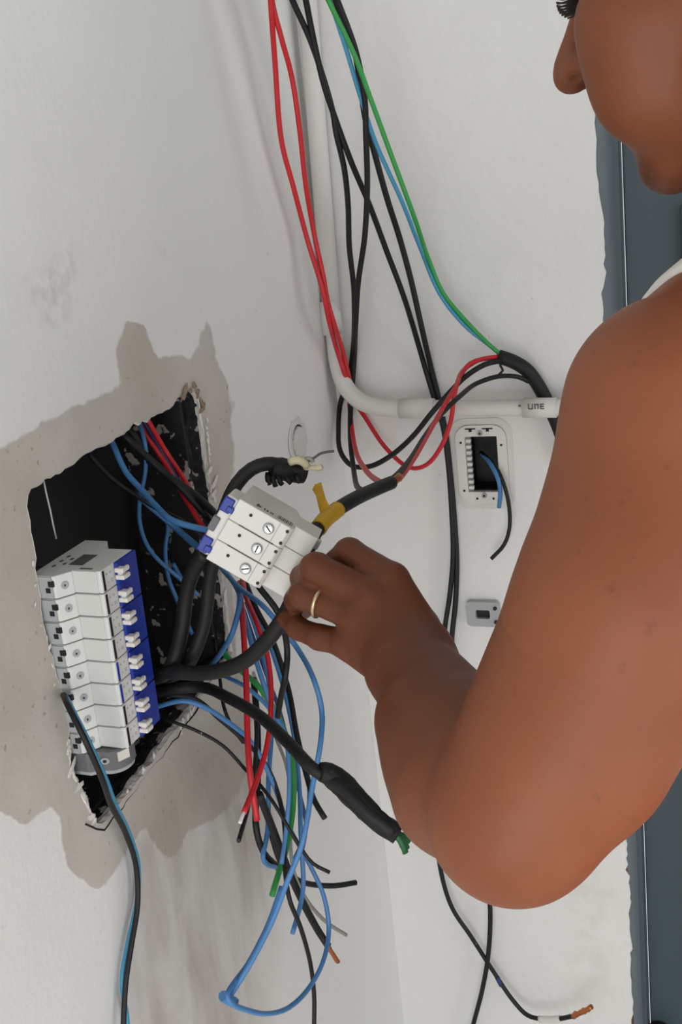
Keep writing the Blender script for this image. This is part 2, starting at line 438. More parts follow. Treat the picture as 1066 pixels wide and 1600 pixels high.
tube('crack_line', np.array([at(x, y, 'L0.0004') for x, y in ragged([(440, 1395), (452, 1440), (456, 1490), (462, 1560)], 12, 1.0, closed=False)]), 0.0006, M['print'], wall_left, sides=5)

# ------------------------------------------------------------------ back wall with door opening and outlet hole
fx = lambda py: None
edge_px = [(925, 0), (928, 100), (930, 190), (929, 215), (934, 260), (937, 300), (940, 332), (944, 350), (946, 400), (948, 425), (941, 445), (943, 500), (950, 650), (955, 800), (962, 1000), (972, 1200), (979, 1300), (984, 1420), (986, 1500), (988, 1600), (992, 1750)]
edge = ragged([onB(*p) for p in edge_px], 0.009, 0.0013, closed=False)
edge = [(x, z) for x, z in edge]
edge.sort(key=lambda q: -q[1])
top_x, bot_x = edge[0][0], edge[-1][0]
DOOR_R, DOOR_T = 0.70, 2.08
outline = [(WX, 0.0), (bot_x, 0.0)] + edge[::-1] + [(top_x, DOOR_T), (DOOR_R, DOOR_T), (DOOR_R, 0.0), (2.2, 0.0), (2.2, 2.6), (WX, 2.6)]
oc = [onB(*p) for p in ((726, 681), (774, 681), (781, 766), (739, 769))]
oy0 = sum(p[0] for p in oc) / 4; oz0 = sum(p[1] for p in oc) / 4           # outlet centre on the wall
OW, OH = 0.043, 0.076
ohole = [(oy0 - OW / 2, oz0 - OH / 2), (oy0 + OW / 2, oz0 - OH / 2), (oy0 + OW / 2, oz0 + OH / 2), (oy0 - OW / 2, oz0 + OH / 2)]
gx, gz = np.meshgrid(np.arange(WX + 0.012, -0.16, 0.012), np.arange(0.1, 2.0, 0.012))
pts = np.stack([gx.ravel(), gz.ravel()], 1) + rng.uniform(-0.001, 0.001, (gx.size, 2))
pts = keep_off(pts, [ohole, outline], 0.006)
P, T = cdt_sheet([outline], [ohole], pts)
fade = np.clip((P[:, 0] - WX) / 0.05, 0, 1) * np.clip(seg_dist(ohole, P) / 0.05, 0, 1)
V = np.stack([P[:, 0], WY - wav(P[:, 0], P[:, 1]) * 0.8 * fade, P[:, 1]], 1)
wall_back = pydata('wall_back', V, T, M['paint_back'], smooth=True)
tag(wall_back, 'white plastered back wall between the corner and the door frame', 'wall', kind='structure')
PB = np.array([proj(v)[:2] if v[0] < 0.6 else (9999, 9999) for v in V])
d1 = np.clip(signed([(840, 1360), (985, 1280), (985, 1600), (860, 1600), (880, 1480)], PB) / 70, 0, 1)
set_attr(wall_back, 'dirt', d1)
# ragged plaster thickness where the wall meets the frame
ev = []; ef = []
for i, (x, z) in enumerate(edge):
    ev += [(x, WY - 0.0, z), (x - 0.001, WY + 0.012, z)]
    if i: ef.append((2 * i - 2, 2 * i, 2 * i + 1, 2 * i - 1))
pydata('plaster_edge', ev, ef, M['plaster_raw'], wall_back)

tag(box('floor', (0.3, -0.1, -0.03), (3.8, 3.6, 0.06), M['floor_tile']), 'plain grey floor of the room below the frame', 'floor', kind='structure')
tag(box('ceiling', (0.3, -0.1, 2.63), (3.8, 3.6, 0.06), M['ceiling_paint']), 'white ceiling above the wires', 'ceiling', kind='structure')

# ------------------------------------------------------------------ door and frame
fr = [onB(x, y) for x, y in ((967, 420), (1010, 1560))]
FX = (fr[0][0] + fr[1][0]) / 2                                  # inner edge of the frame strip
trim = bpy.data.objects.new('trim_1', None); COL.objects.link(trim); trim.location = (FX, WY, 0)
tag(trim, 'blue-grey painted steel door frame with rust along its edge', 'door frame', kind='structure')
def frame_piece(x0, x1, y0, y1, z0, z1, name, m):
    bm = bmesh.new()
    zs = np.linspace(z0, z1, 60)
    xs = np.linspace(x0, x1, 26)
    g = [[bm.verts.new((x - FX, y0 - WY, z)) for x in xs] for z in zs]
    for i in range(59):
        for j in range(25): bm.faces.new((g[i][j], g[i][j + 1], g[i + 1][j + 1], g[i + 1][j]))
    r = bmesh.ops.extrude_face_region(bm, geom=bm.faces[:])
    bmesh.ops.translate(bm, vec=(0, y1 - y0, 0), verts=[q for q in r['geom'] if isinstance(q, bmesh.types.BMVert)])
    o = bm_obj(name, bm, m, trim); return o
jam = frame_piece(FX - 0.05, FX, WY + 0.003, WY + 0.03, 0.0, 2.08, 'jamb', M['frame_paint'])
co = np.zeros(len(jam.data.vertices) * 3); jam.data.vertices.foreach_get('co', co); co = co.reshape(-1, 3)
ru = np.clip(1 - (co[:, 0] + 0.0190) / 0.005, 0, 1) * np.clip((1.0 - co[:, 2]) / 0.3, 0, 1)
set_attr(jam, 'rust', ru)
frame_piece(FX - 0.004, FX + 0.003, WY - 0.004, WY + 0.03, 0.0, 2.08, 'stop_bead', M['door_paint'])
box('lintel', ((FX + DOOR_R) / 2 - FX, 0.016, 2.06), (DOOR_R - FX, 0.027, 0.05), M['door_paint'], trim)
door = bpy.data.objects.new('door_1', None); COL.objects.link(door); door.location = (FX, WY, 0)
tag(door, 'blue-grey painted steel door with raised panel behind the man', 'door', kind='structure')
box('leaf', (0.43, 0.024, 1.02), (0.85, 0.02, 2.03), M['door_paint'], door, bevel=0.002)
pa = onB(1062, 320)
pan_x = pa[0] - FX
for z0, z1 in ((0.15, 0.72), (0.80, pa[1])):
    box('raised_panel', (pan_x + 0.21, 0.010, (z0 + z1) / 2), (0.42, 0.012, z1 - z0), M['door_paint'], door, bevel=0.004)
hp = at(1000, 1608, 'B-0.01')
hb = bmesh.new(); add_cyl(hb, Vector((0.018, 0.004, hp[2])), (0, 1, 0), 0.018, 0.02, 24, bevel=0.003); add_cyl(hb, Vector((0.018, -0.014, hp[2])), (0, 1, 0), 0.012, 0.03, 20, bevel=0.004)
bm_obj('door_handle', hb, M['black'], door)

# ------------------------------------------------------------------ recessed black box behind the opening
BD = 0.095
Y0, Y1, Z0, Z1 = 0.722, 1.046, 0.968, 1.302
ebox = empty('recessed_electrical_box', Matrix.Translation((WX - BD, (Y0 + Y1) / 2, Z0)), 'black recessed electrical box set in the chiselled wall opening', 'electrical box')
def rel(p, o): return Vector(p) - o.matrix_world.translation
def ebox_part(name, c, s, m): return box(name, rel(c, ebox), s, m, ebox, bevel=0.001)
xm = WX - BD / 2 - 0.009
ebox_part('back_panel', (WX - BD, (Y0 + Y1) / 2, (Z0 + Z1) / 2), (0.004, Y1 - Y0, Z1 - Z0), M['box_dark'])
ebox_part('side_panel', (xm, Y0, (Z0 + Z1) / 2), (BD - 0.018, 0.005, Z1 - Z0), M['box_black'])
ebox_part('side_panel', (xm, Y1 - 0.010, (Z0 + Z1) / 2), (BD - 0.018, 0.005, Z1 - Z0), M['box_smear'])
ebox_part('top_panel', (xm, (Y0 + Y1) / 2, Z1), (BD - 0.018, Y1 - Y0, 0.005), M['box_black'])
ebox_part('bottom_panel', (xm, (Y0 + Y1) / 2, Z0 + 0.006), (BD - 0.018, Y1 - Y0, 0.005), M['box_smear'])

# ------------------------------------------------------------------ row of eight breakers
A1 = at(114, 890, 'L0.022')
dv = ray(160, 1166)
A2 = CAM + dv * ((A1[0] - 0.004) / dv[0])
BS = np.linalg.norm(A1 - A2) / 0.144                              # the row's module width over 18 mm
zax = (A1 - A2); zax /= np.linalg.norm(zax)
xax = np.array([1.0, 0, 0]); xax -= zax * (xax @ zax); xax /= np.linalg.norm(xax)
yax = np.cross(zax, xax)
def frame(o, x, y, z):
    return Matrix(((x[0], y[0], z[0], o[0]), (x[1], y[1], z[1], o[1]), (x[2], y[2], z[2], o[2]), (0, 0, 0, 1)))
PW = 0.018
prof_body = [(-0.028, -0.0140), (-0.0080, -0.0140), (-0.0070, -0.0130), (0.0, -0.0025), (0.0, 0.0), (0.0215, 0.0), (0.0225, 0.001), (0.0225, 0.046), (0.0, 0.046), (-0.008, 0.062), (-0.028, 0.062)]
def breaker_parts(par, i):
    g = 0.00045
    prism('body', prof_body, g, PW - g, M['breaker_white'], par, bevel=0.0004)
    box('terminal_cover', (-0.0185, -0.0145, PW / 2), (0.018, 0.0012, PW - 0.0016), M['breaker_grey'], par)
    box('riser_plate', (0.0095, -0.0004, PW / 2), (0.0195, 0.0012, PW - 0.0013), M['breaker_face'], par, bevel=0.0003)
    sc = cyl('terminal_screw', (-0.0036, -0.0078, PW / 2), (0.83, -0.56, 0), 0.0030, 0.0012, M['breaker_grey'], par, seg=18)
    box('screw_slot', (-0.0031, -0.0082, PW / 2), (0.0009, 0.0030, 0.0010), M['black'], sc, rot=Matrix.Rotation(math.radians(30), 3, 'Z'))
    box('wire_opening', (-0.0100, -0.0146, PW / 2 + 0.0030), (0.0042, 0.0022, 0.0042), M['black'], par)
    box('wire_opening', (-0.0130, -0.0146, PW / 2 - 0.0020), (0.0036, 0.0022, 0.0036), M['black'], par)
    box('label_slot', (0.0226, 0.0028, PW / 2), (0.0010, 0.0022, PW - 0.0030), M['breaker_blue'] if i in (4, 5) else M['black'], par)
    box('blue_front', (0.0235, 0.0325, PW / 2 + (-0.0004 if i % 2 == 0 else 0.0004)), (0.0032, 0.028, PW - 0.0008), M['breaker_blue'], par)
    bm = bmesh.new()
    for dz in (-0.0027, 0.0027):
        add_box(bm, Vector((0.0270, 0.0200, PW / 2 + dz)), (0.0075, 0.0065, 0.0036), 0.0009)
        add_box(bm, Vector((0.0295, 0.0228, PW / 2 + dz)), (0.0030, 0.0070, 0.0036), 0.0009)
    add_box(bm, Vector((0.0262, 0.0210, PW / 2)), (0.0050, 0.0050, 0.0080), 0.0006)
    bm_obj('toggle', bm, M['white_plastic'], par)
    bm = bmesh.new()
    for (yy, zz, a, b) in ((0.0075, 0.0125, 0.0016, 0.0012), (0.0125, 0.0125, 0.0022, 0.0010), (0.0085, 0.0060, 0.0010, 0.0010), (0.0135, 0.0068, 0.0030, 0.0006), (0.0135, 0.0052, 0.0026, 0.0006)):
        add_box(bm, Vector((0.0226, yy, zz)), (0.0003, a, b))
    bm_obj('printed_mark', bm, M['breaker_grey'], par)
nth = ['topmost', 'second from the top', 'third from the top', 'fourth from the top', 'fifth from the top', 'sixth from the top', 'seventh from the top', 'lowest']
for i in range(8):
    o = A1 - zax * PW * BS * (i + 1)
    e = empty('circuit_breaker', frame(o, xax, yax, zax) @ Matrix.Scale(BS, 4), 'white single circuit breaker with blue front, %s in the row' % nth[i], 'circuit breaker', 'breakers in the row in the wall opening')
    breaker_parts(e, i)
    if i == 0:
        bm = bmesh.new()
        for k in range(14):
            add_box(bm, Vector((-0.004 + 0.0, 0.010 + k * 0.0016, PW - 0.0003)), (0.012, 0.0004 + 0.0003 * (k % 3), 0.0005))
        for k in range(5):
            add_box(bm, Vector((-0.020 + (k % 2) * 0.006, 0.006 + k * 0.005, PW - 0.0003)), (0.0022, 0.0035, 0.0005))
        bm_obj('printed_label', bm, M['print'], e)
        box('label_slot', (0.009, 0.0035, PW - 0.0003), (0.010, 0.0014, 0.0008), M['print'], e)
bm = bmesh.new(); add_box(bm, Vector((-0.0295, 0.026, 0.085)), (0.002, 0.035, 0.19))
for k in (0.01, 0.16): add_box(bm, Vector((-0.048, 0.026, k)), (0.040, 0.03, 0.012))
mr_ = bm_obj('mounting_rail', bm, M['steel_rail'], ebox)
mr_.matrix_basis = ebox.matrix_world.inverted() @ frame(A2 - zax * 0.02, xax, yax, zax)
# grey rounded end block below the row
eb = empty('end_block', frame(A2 - zax * 0.0225 + xax * 0.001 + yax * 0.002, xax, yax, zax) @ Matrix.Diagonal((0.86, 0.86, 0.66, 1)), 'rounded grey plastic end block with one screw under the breakers', 'end block')
arc = [(-0.034, -0.018), (-0.010, -0.018)]
cxx, cyy, rr = 0.004, 0.010, 0.0215
for k in range(17):
    a = math.radians(-105 + 190 * k / 16); arc.append((cxx + rr * math.cos(a) * 0.9, cyy + rr * math.sin(a)))
arc += [(-0.034, 0.034)]
prism('block_body', arc, 0.006, 0.0335, M['grey_plastic'], eb, bevel=0.0012)
prism('block_base', [((x + 0.0) * 0.94, y * 0.94) for x, y in arc], 0.0, 0.006, M['breaker_grey'], eb, bevel=0.001)
sc = cyl('screw', (0.006, -0.0115, 0.021), (0.25, -1, 0), 0.0045, 0.003, M['breaker_grey'], eb)
cyl('screw_recess', (0.0062, -0.0132, 0.021), (0.25, -1, 0), 0.0020, 0.001, M['black'], sc)
box('paper_label', (0.0205, -0.0008, 0.024), (0.0012, 0.013, 0.013), M['white_plastic'], eb, rot=Matrix.Rotation(math.radians(-28), 3, 'Z'))

# ------------------------------------------------------------------ loose three-pole breaker
e2 = np.array([0.865, 0.50, 0.03]); e1 = np.array([-0.455, 0.87, 0.17])
e2 /= np.linalg.norm(e2); e1 -= e2 * (e1 @ e2); e1 /= np.linalg.norm(e1)
e3 = np.cross(e2, e1)                                             # away from the camera
w2, w1, w3 = R3 @ e2, R3 @ e1, R3 @ e3
tri_o = at(391, 851, 0.872)                                     # on the end face, at the middle screw
tri = empty('three_pole_breaker', frame(tri_o, w2, w1, w3), 'white three-pole circuit breaker with three screws and blue clips, hanging loose on cables', 'circuit breaker')
# local axes: x along the depth of the device (clips to nose), y across the poles, z into the device
for k in range(3):
    y0 = (k - 1) * PW - PW / 2; g = 0.0002
    bm = bmesh.new()
    prof = [(-0.024, 0.0), (0.020, 0.0), (0.023, 0.003), (0.023, 0.016), (0.043, 0.016), (0.043, 0.058), (0.023, 0.058), (0.018, 0.076), (-0.024, 0.076)]
    va = [bm.verts.new((p[0], y0 + g, p[1])) for p in prof]; f = bm.faces.new(va)
    r = bmesh.ops.extrude_face_region(bm, geom=[f]); bmesh.ops.translate(bm, vec=(0, PW - 2 * g, 0), verts=[q for q in r['geom'] if isinstance(q, bmesh.types.BMVert)])
    bmesh.ops.bevel(bm, geom=bm.edges[:], offset=0.0005, segments=1, affect='EDGES')
    pole = bm_obj('pole_body', bm, M['white_plastic'], tri)
    yc = (k - 1) * PW
    sr = cyl('screw_well', (0.006, yc, -0.0002), (0, 0, 1), 0.0046, 0.0008, M['breaker_grey'], pole)
    bm = bmesh.new(); add_cyl(bm, Vector((0.006, yc, -0.0010)), (0, 0, 1), 0.0038, 0.0018, 18, bevel=0.0004); bm_obj('screw_head', bm, M['metal'], sr, True)
    box('screw_slot', (0.006, yc, -0.0020), (0.0058, 0.0010, 0.0005), M['black'], sr, rot=Matrix.Rotation(0.5 + k, 3, 'Z'))
    for (xx, yy) in ((-0.0105, yc - 0.002), (0.0195, yc - 0.0052), (0.0195, yc + 0.0052)):
        cyl('pin_hole', (xx, yy, -0.0001), (0, 0, 1), 0.0013, 0.0008, M['black'], pole, seg=14)
    box('label_slot', (0.0120, yc, -0.0001), (0.0005, PW - 0.002, 0.0006), M['breaker_grey'], pole)
    if k < 2: box('pole_joint', (0.000, yc + PW / 2, -0.0001), (0.030, 0.0006, 0.0006), M['print'], tri)
# clip side on the left
box('clip_base', (-0.0285, 0.0, 0.020), (0.010, 0.050, 0.036), M['white_plastic'], tri, bevel=0.002)
for yy, s in ((-0.0175, 0.012), (0.0175, 0.013)):
    box('rail_clip', (-0.0300, yy, 0.006), (0.0085, s, 0.012), M['breaker_blue'], tri, bevel=0.001)
    box('clip_tooth', (-0.0262, yy + 0.002, 0.0035), (0.006, s * 0.4, 0.009), M['breaker_blue'], tri, bevel=0.0008)
box('rail_gap', (-0.0320, 0.000, 0.004), (0.006, 0.012, 0.008), M['grey_plastic'], tri, bevel=0.001)
bm = bmesh.new()                                                   # print on the upper side
yt = -1.5 * PW - 0.0001
for k, (x0, w, z0, h) in enumerate(((-0.010, 0.0016, 0.008, 0.009), (-0.0085, 0.0030, 0.010, 0.003), (-0.004, 0.0010, 0.009, 0.005), (-0.0015, 0.0020, 0.009, 0.0012), (-0.0015, 0.0010, 0.011, 0.003), (0.0015, 0.0008, 0.009, 0.005), (0.003, 0.0008, 0.009, 0.005))):
    add_box(bm, Vector((x0, yt, z0 + h / 2)), (w, 0.0004, h))
for k in range(9): add_box(bm, Vector((0.008 + k * 0.0015, yt, 0.013)), (0.0005 + 0.0004 * (k % 2), 0.0004, 0.011))
bm_obj('printed_label', bm, M['print'], tri)
for k in range(3):
    bm = bmesh.new(); add_box(bm, Vector((0.044, (k - 1) * PW, 0.040)), (0.006, 0.008, 0.007), 0.001); bm_obj('toggle', bm, M['white_plastic'], tri)

# ------------------------------------------------------------------ outlet box in the back wall
out = empty('outlet_box', Matrix.Translation((oy0, WY, oz0)), 'white flush outlet box with black opening under the horizontal pipe', 'outlet box')
def rrect(w, h, r, seg=6):
    o = []
    for cx, cz, a0 in ((w / 2 - r, h / 2 - r, 0), (-w / 2 + r, h / 2 - r, 90), (-w / 2 + r, -h / 2 + r, 180), (w / 2 - r, -h / 2 + r, 270)):
        for k in range(seg + 1):
            a = math.radians(a0 + 90 * k / seg); o.append((cx + r * math.cos(a), cz + r * math.sin(a)))
    return o
def ring_plate(name, ow, oh, r, iw, ih, ir, y0, y1, m, par):
    A = rrect(ow, oh, r); B = rrect(iw, ih, ir); n = len(A); v = []; f = []
    for y in (y0, y1):
        v += [(x, y, z) for x, z in A] + [(x, y, z) for x, z in B]
    for i in range(n):
        j = (i + 1) % n
        f += [(i, j, n + j, n + i), (2 * n + i, 3 * n + i, 3 * n + j, 2 * n + j), (i, 2 * n + i, 2 * n + j, j), (n + i, n + j, 3 * n + j, 3 * n + i)]
    return pydata(name, v, f, m, par)
pl = ring_plate('face_plate', 0.068, 0.106, 0.018, OW, OH, 0.001, -0.004, 0.004, M['white_plastic'], out)
ring_plate('plaster_collar', 0.084, 0.124, 0.022, 0.069, 0.107, 0.0185, -0.0018, 0.004, M['pipe'], out)
for sx, sz, cx, cz in ((0.003, OH, OW / 2, 0), (0.003, OH, -OW / 2, 0)):
    box('box_side', (cx, 0.024, cz), (sx, 0.040, sz + 0.004), M['box_dark'], out)
for cz in (OH / 2, -OH / 2): box('box_side', (0, 0.024, cz), (OW + 0.002, 0.040, 0.003), M['box_dark'], out)
box('box_back', (0, 0.043, 0), (OW + 0.004, 0.003, OH + 0.004), M['box_dark'], out)
for k in range(9): box('ridge_tooth', (-OW / 2 + 0.0042, -0.001, -OH / 2 + 0.006 + k * 0.008), (0.007, 0.006, 0.0045), M['white_plastic'], out, bevel=0.0008)
box('ridge_strip', (-OW / 2 + 0.001, 0.004, 0), (0.010, 0.004, OH), M['breaker_grey'], out)
for x, z in ((-0.027, 0.030), (0.027, 0.026), (-0.027, -0.036), (0.012, -0.047), (-0.010, -0.047)):
    cyl('mount_hole', (x, -0.0042, z), (0, 1, 0), 0.0016, 0.001, M['black'], out, seg=12)
for x in (-0.013, 0.010): 
    box('slot', (x, -0.0042, 0.0485), (0.014, 0.001, 0.0016), M['black'], out); box('slot', (x, -0.0042, 0.0465), (0.004, 0.001, 0.004), M['black'], out)
for z in (0.0425, -0.0425):
    s = cyl('screw_post', (0.000, -0.005, z), (0, 1, 0), 0.0036, 0.003, M['breaker_grey'], out, seg=16); cyl('screw_hole', (0.000, -0.0066, z), (0, 1, 0), 0.0016, 0.0008, M['black'], s, seg=12)

# second wall box half hidden behind the arm
sb_c = at(757, 956, 'B0.0')
sb = empty('wall_box', Matrix.Translation(sb_c), 'small pale grey wall box with dark opening half hidden behind the arm', 'wall box')
ring_plate('face_plate', 0.046, 0.036, 0.006, 0.020, 0.013, 0.003, -0.010, 0.0, M['breaker_grey'], sb)
box('box_back', (0, -0.002, 0), (0.022, 0.003, 0.015), M['black'], sb)
cyl('screw', (0.018, -0.011, 0.010), (0, 1, 0), 0.0026, 0.003, M['black'], sb, seg=12); cyl('screw', (0.018, -0.011, -0.010), (0, 1, 0), 0.0026, 0.003, M['black'], sb, seg=12)

# round filled hole on the left wall near the corner
pc = at(462, 690, 'L0.0'); pc[0] += wav(pc[1], pc[2]) + 0.0002
patch = empty('wall_patch', Matrix.Translation(pc), 'round filled-in hole with a cracked rim on the left wall by the corner', 'wall patch')
def flat_ring(name, r0, r1, x0, m, a0=0, a1=360, jit=0.0, th=0.002):
    v = []; f = []; N = 40
    for k in range(N + 1):
        a = math.radians(a0 + (a1 - a0) * k / N); j = rng.normal(0, jit) if jit else 0
        for r in (r0, r1 + j):
            for x in (x0, x0 + th): v.append((x, r * math.cos(a), r * math.sin(a)))
    for k in range(N):
        b = 4 * k; c = b + 4
        f += [(b + 1, b + 3, c + 3, c + 1), (b + 2, b, c, c + 2), (b, b + 1, c + 1, c), (b + 3, b + 2, c + 2, c + 3)]
    f += [(0, 2, 3, 1), (4 * N, 4 * N + 1, 4 * N + 3, 4 * N + 2)]
    return pydata(name, v, f, m, patch)
flat_ring('filler_disc', 0.0005, 0.0185, 0.0005, M['pipe'], jit=0.0008, th=0.0035)
flat_ring('rim', 0.0215, 0.0275, 0.0002, M['pipe'], jit=0.0015, th=0.0022)
flat_ring('rim_crack', 0.0192, 0.0208, 0.0001, M['black'], 20, 165, th=0.0012)
flat_ring('rim_crack', 0.0192, 0.0204, 0.0001, M['print'], 230, 330, th=0.0012)

# ------------------------------------------------------------------ white conduit
PR = 0.0105
def Bp(px, py, off): return at(px, py, 'B%g' % off)
cond = empty('conduit_pipe', Matrix.Translation(Bp(540, 560, 0.03)), 'white plastic conduit running down the corner and bending right along the back wall', 'pipe')
co_ = cond.matrix_world.translation
def cpath(pts): return np.array([np.array(p) - np.array(co_) for p in pts])
vtop = Bp(480, 0, 0.016); v1 = Bp(519, 500, 0.020)
dirv = (vtop - v1) / np.linalg.norm(vtop - v1); vup = v1 + np.array([dirv[0] * 0.0, 0, 1.0]) * 1.05
vup = v1 + dirv * ((2.6 - v1[2]) / dirv[2])
tube('vertical_pipe', cpath([vup, v1 + dirv * 0.3, v1]), PR * 1.15, M['pipe'], cond, sides=20)
bend = catmull([Bp(519, 495, 0.020), Bp(523, 530, 0.022), Bp(527, 565, 0.026), Bp(538, 600, 0.030), Bp(560, 625, 0.034), Bp(590, 636, 0.035), Bp(628, 638, 0.035)], 0.004)
tube('elbow', cpath(bend), PR * 1.08, M['pipe'], cond, sides=20)
tube('horizontal_pipe', cpath([Bp(622, 638, 0.035), Bp(740, 637.5, 0.035), Bp(870, 637, 0.035), Bp(985, 636, 0.035)]), PR, M['pipe'], cond, sides=20)
tube('coupling', cpath([Bp(513, 470, 0.020), Bp(520.5, 522, 0.0215)]), PR * 1.34, M['pipe'], cond, sides=20)
tube('coupling', cpath([Bp(625, 638, 0.035), Bp(678, 638, 0.035)]), PR * 1.24, M['pipe'], cond, sides=20)
tube('coupling', cpath([Bp(818, 637, 0.035), Bp(870, 637, 0.035)]), PR * 1.2, M['pipe'], cond, sides=20)
bm = bmesh.new()                                                    # dark printed marks on the coupling
for x0, w, y0, h in ((826, 1.6, 635, 8), (829.5, 6, 639, 1.6), (832, 1.6, 635, 8), (836, 1.6, 635, 8), (841, 1.6, 635, 8), (838.5, 5, 632, 1.5), (845, 1.6, 635, 8), (848, 5, 631.5, 1.5), (848, 4, 635, 1.5), (848, 5, 638.5, 1.5), (812, 4, 634, 3)):
    c = Bp(x0, y0, 0.035 + PR * 1.2 + 0.0001) - np.array(co_); add_box(bm, Vector(c), (w * 0.00082, 0.0006, h * 0.00082))
bm_obj('printed_mark', bm, M['print'], cond)
for px in (700, 905):
    c = Bp(px, 637.5, 0.018) - np.array(co_); box('pipe_clip', c, (0.012, 0.036, 0.010), M['pipe'], cond, bevel=0.001)

# ------------------------------------------------------------------ wires and cables
def wire(name, label, path, wpx, m, group=None, sides=10, extra_up=False, cat=None):
    """wpx = thickness as seen, in pixels, near the middle of the path"""
    P = [at(*q) for q in path]
    mid = P[len(P) // 2]; d = proj(mid)[2]
    rad = wpx * d / F / 2
    if extra_up:                                                     # carry on up to the ceiling
        t = P[0] - P[1]; t /= np.linalg.norm(t); t = t * np.array([0.35, 0.35, 1]); 
        P = [P[0] + t * ((2.595 - P[0][2]) / t[2])] + [P[0] + t * 0.15] + P
    pts = catmull(P)
    o0 = pts[0].copy()
    ob = tube(name, pts - o0, rad, M[m] if isinstance(m, str) else m, None, sides)
    ob.location = o0
    tag(ob, label, cat or ('cable' if 'cable' in name else 'wire'), group)
    ob['_r'] = rad; del ob['_r']
    return ob, pts, rad
def child_tube(name, par, P, rad, m, sides=8, wob=0.0):
    o0 = np.array(par.location)
    return tube(name, catmull(P, 0.004) - o0, rad, M[m], par, sides, wob)

G1 = 'wires hanging from the ceiling by the corner'
wire('electrical_wire', 'left one of the two red ceiling wires, ending in the yellow-taped cable', [(421, -60, 1.20), (423, 0, 1.22), (430, 100, 1.27), (440, 220, 1.32), (458, 290, 1.35), (482, 380, 1.39), (503, 448, 1.40), (514, 500, 1.425), (527, 548, 'B0.046'), (538, 582, 'B0.040'), (544, 600, 'B0.012'), (547, 640, 'B0.008'), (554, 695, 'B0.09'), (572, 735, 1.28), (592, 752, 1.16), (606, 757, 1.105)], 7.5, 'red_wire', G1, extra_up=True)
wire('electrical_wire', 'right one of the two red ceiling wires, looping under the pipe to the right-hand cable', [(422, -60, 1.205), (425, 0, 1.225), (440, 60, 1.25), (456, 120, 1.28), (468, 200, 1.31), (478, 290, 1.35), (492, 370, 1.39), (505, 430, 1.40), (512, 470, 1.415), (522, 505, 1.43), (536, 550, 'B0.040'), (545, 588, 'B0.030'), (550, 606, 'B0.010'), (558, 632, 'B0.008'), (570, 651, 'B0.012'), (604, 701, 'B0.03'), (641, 731, 'B0.05'), (667, 726, 'B0.06'), (690, 697, 'B0.065'), (705, 656, 'B0.068'), (709, 626, 'B0.072'), (716, 595, 'B0.065'), (735, 568, 'B0.05'), (762, 560, 'B0.04'), (783, 559, 'B0.034')], 7, 'red_wire', G1, extra_up=True)
wire('electrical_wire', 'red jumper wire from the hand-held cable end up to the right-hand cable', [(606, 758, 1.105), (622, 750, 1.13), (645, 720, 1.19), (667, 682, 1.26), (690, 641, 1.32), (712, 604, 1.36), (727, 576, 'B0.055'), (750, 562, 'B0.045'), (783, 557, 'B0.034')], 7.5, 'red_wire')
wire('electrical_wire', 'leftmost black ceiling wire, ending in a wide loop below the white pipe', [(450, -20, 1.23), (457, 0, 1.24), (488, 70, 1.27), (520, 174, 1.31), (525, 206, 1.32), (538, 263, 1.345), (544, 319, 1.37), (546, 385, 1.40), (553, 450, 1.43), (554, 506, 1.46), (551, 553, 'B0.006'), (546, 590, 'B0.006'), (538, 612, 'B0.007'), (532, 630, 'B0.007'), (529, 667, 'B0.03'), (532, 705, 'B0.05'), (549, 727, 'B0.06'), (577, 729, 'B0.065'), (611, 712, 'B0.07'), (645, 682, 'B0.075'), (675, 645, 'B0.08'), (705, 611, 'B0.07'), (727, 589, 'B0.06'), (757, 570, 'B0.05'), (785, 563, 'B0.036')], 8, 'black_wire', G1, extra_up=True)
wire('electrical_wire', 'black ceiling wire crossing to the right, running down to the copper-tipped end near the door', [(474, -20, 1.23), (478, 0, 1.24), (490, 61, 1.265), (506, 131, 1.29), (525, 188, 1.315), (549, 253, 1.34), (577, 319, 1.375), (605, 394, 1.41), (633, 469, 1.44), (666, 580, 'B0.012'), (678, 620, 'B0.012'), (692, 665, 'B0.012'), (700, 720, 'B0.012'), (706, 800, 'B0.012'), (708, 870, 'B0.012'), (703, 930, 'B0.012'), (695, 985, 'B0.012'), (686, 1150, 'B0.02'), (684, 1280, 'B0.02'), (687, 1349, 'B0.02'), (706, 1417, 'B0.02'), (736, 1463, 'B0.02'), (770, 1516, 'B0.02'), (801, 1562, 'B0.025'), (824, 1586, 'B0.03'), (845, 1592, 'B0.035'), (872, 1592, 'B0.04'), (898, 1587, 'B0.05')], 8, 'black_wire', G1, extra_up=True)
ww = [o for o in COL.objects if 'copper-tipped end near the door' in o.get('label', '')][0]
child_tube('copper_end', ww, [at(896, 1588, 'B0.05'), at(910, 1581, 'B0.055'), at(925, 1573, 'B0.06')], np.linspace(0.005, 0.0035, len(catmull([at(896, 1588, 'B0.05'), at(910, 1581, 'B0.055'), at(925, 1573, 'B0.06')], 0.004))), 'copper', wob=0.3)
child_tube('white_tape', ww, [at(843, 1592, 'B0.0345'), at(860, 1593, 'B0.038'), at(876, 1591.5, 'B0.0405')], 0.0052, 'white_plastic', wob=0.06)
child_tube('blue_tape', ww, [at(777, 1527, 'B0.021'), at(784, 1540, 'B0.022')], 0.0040, 'navy_wire')
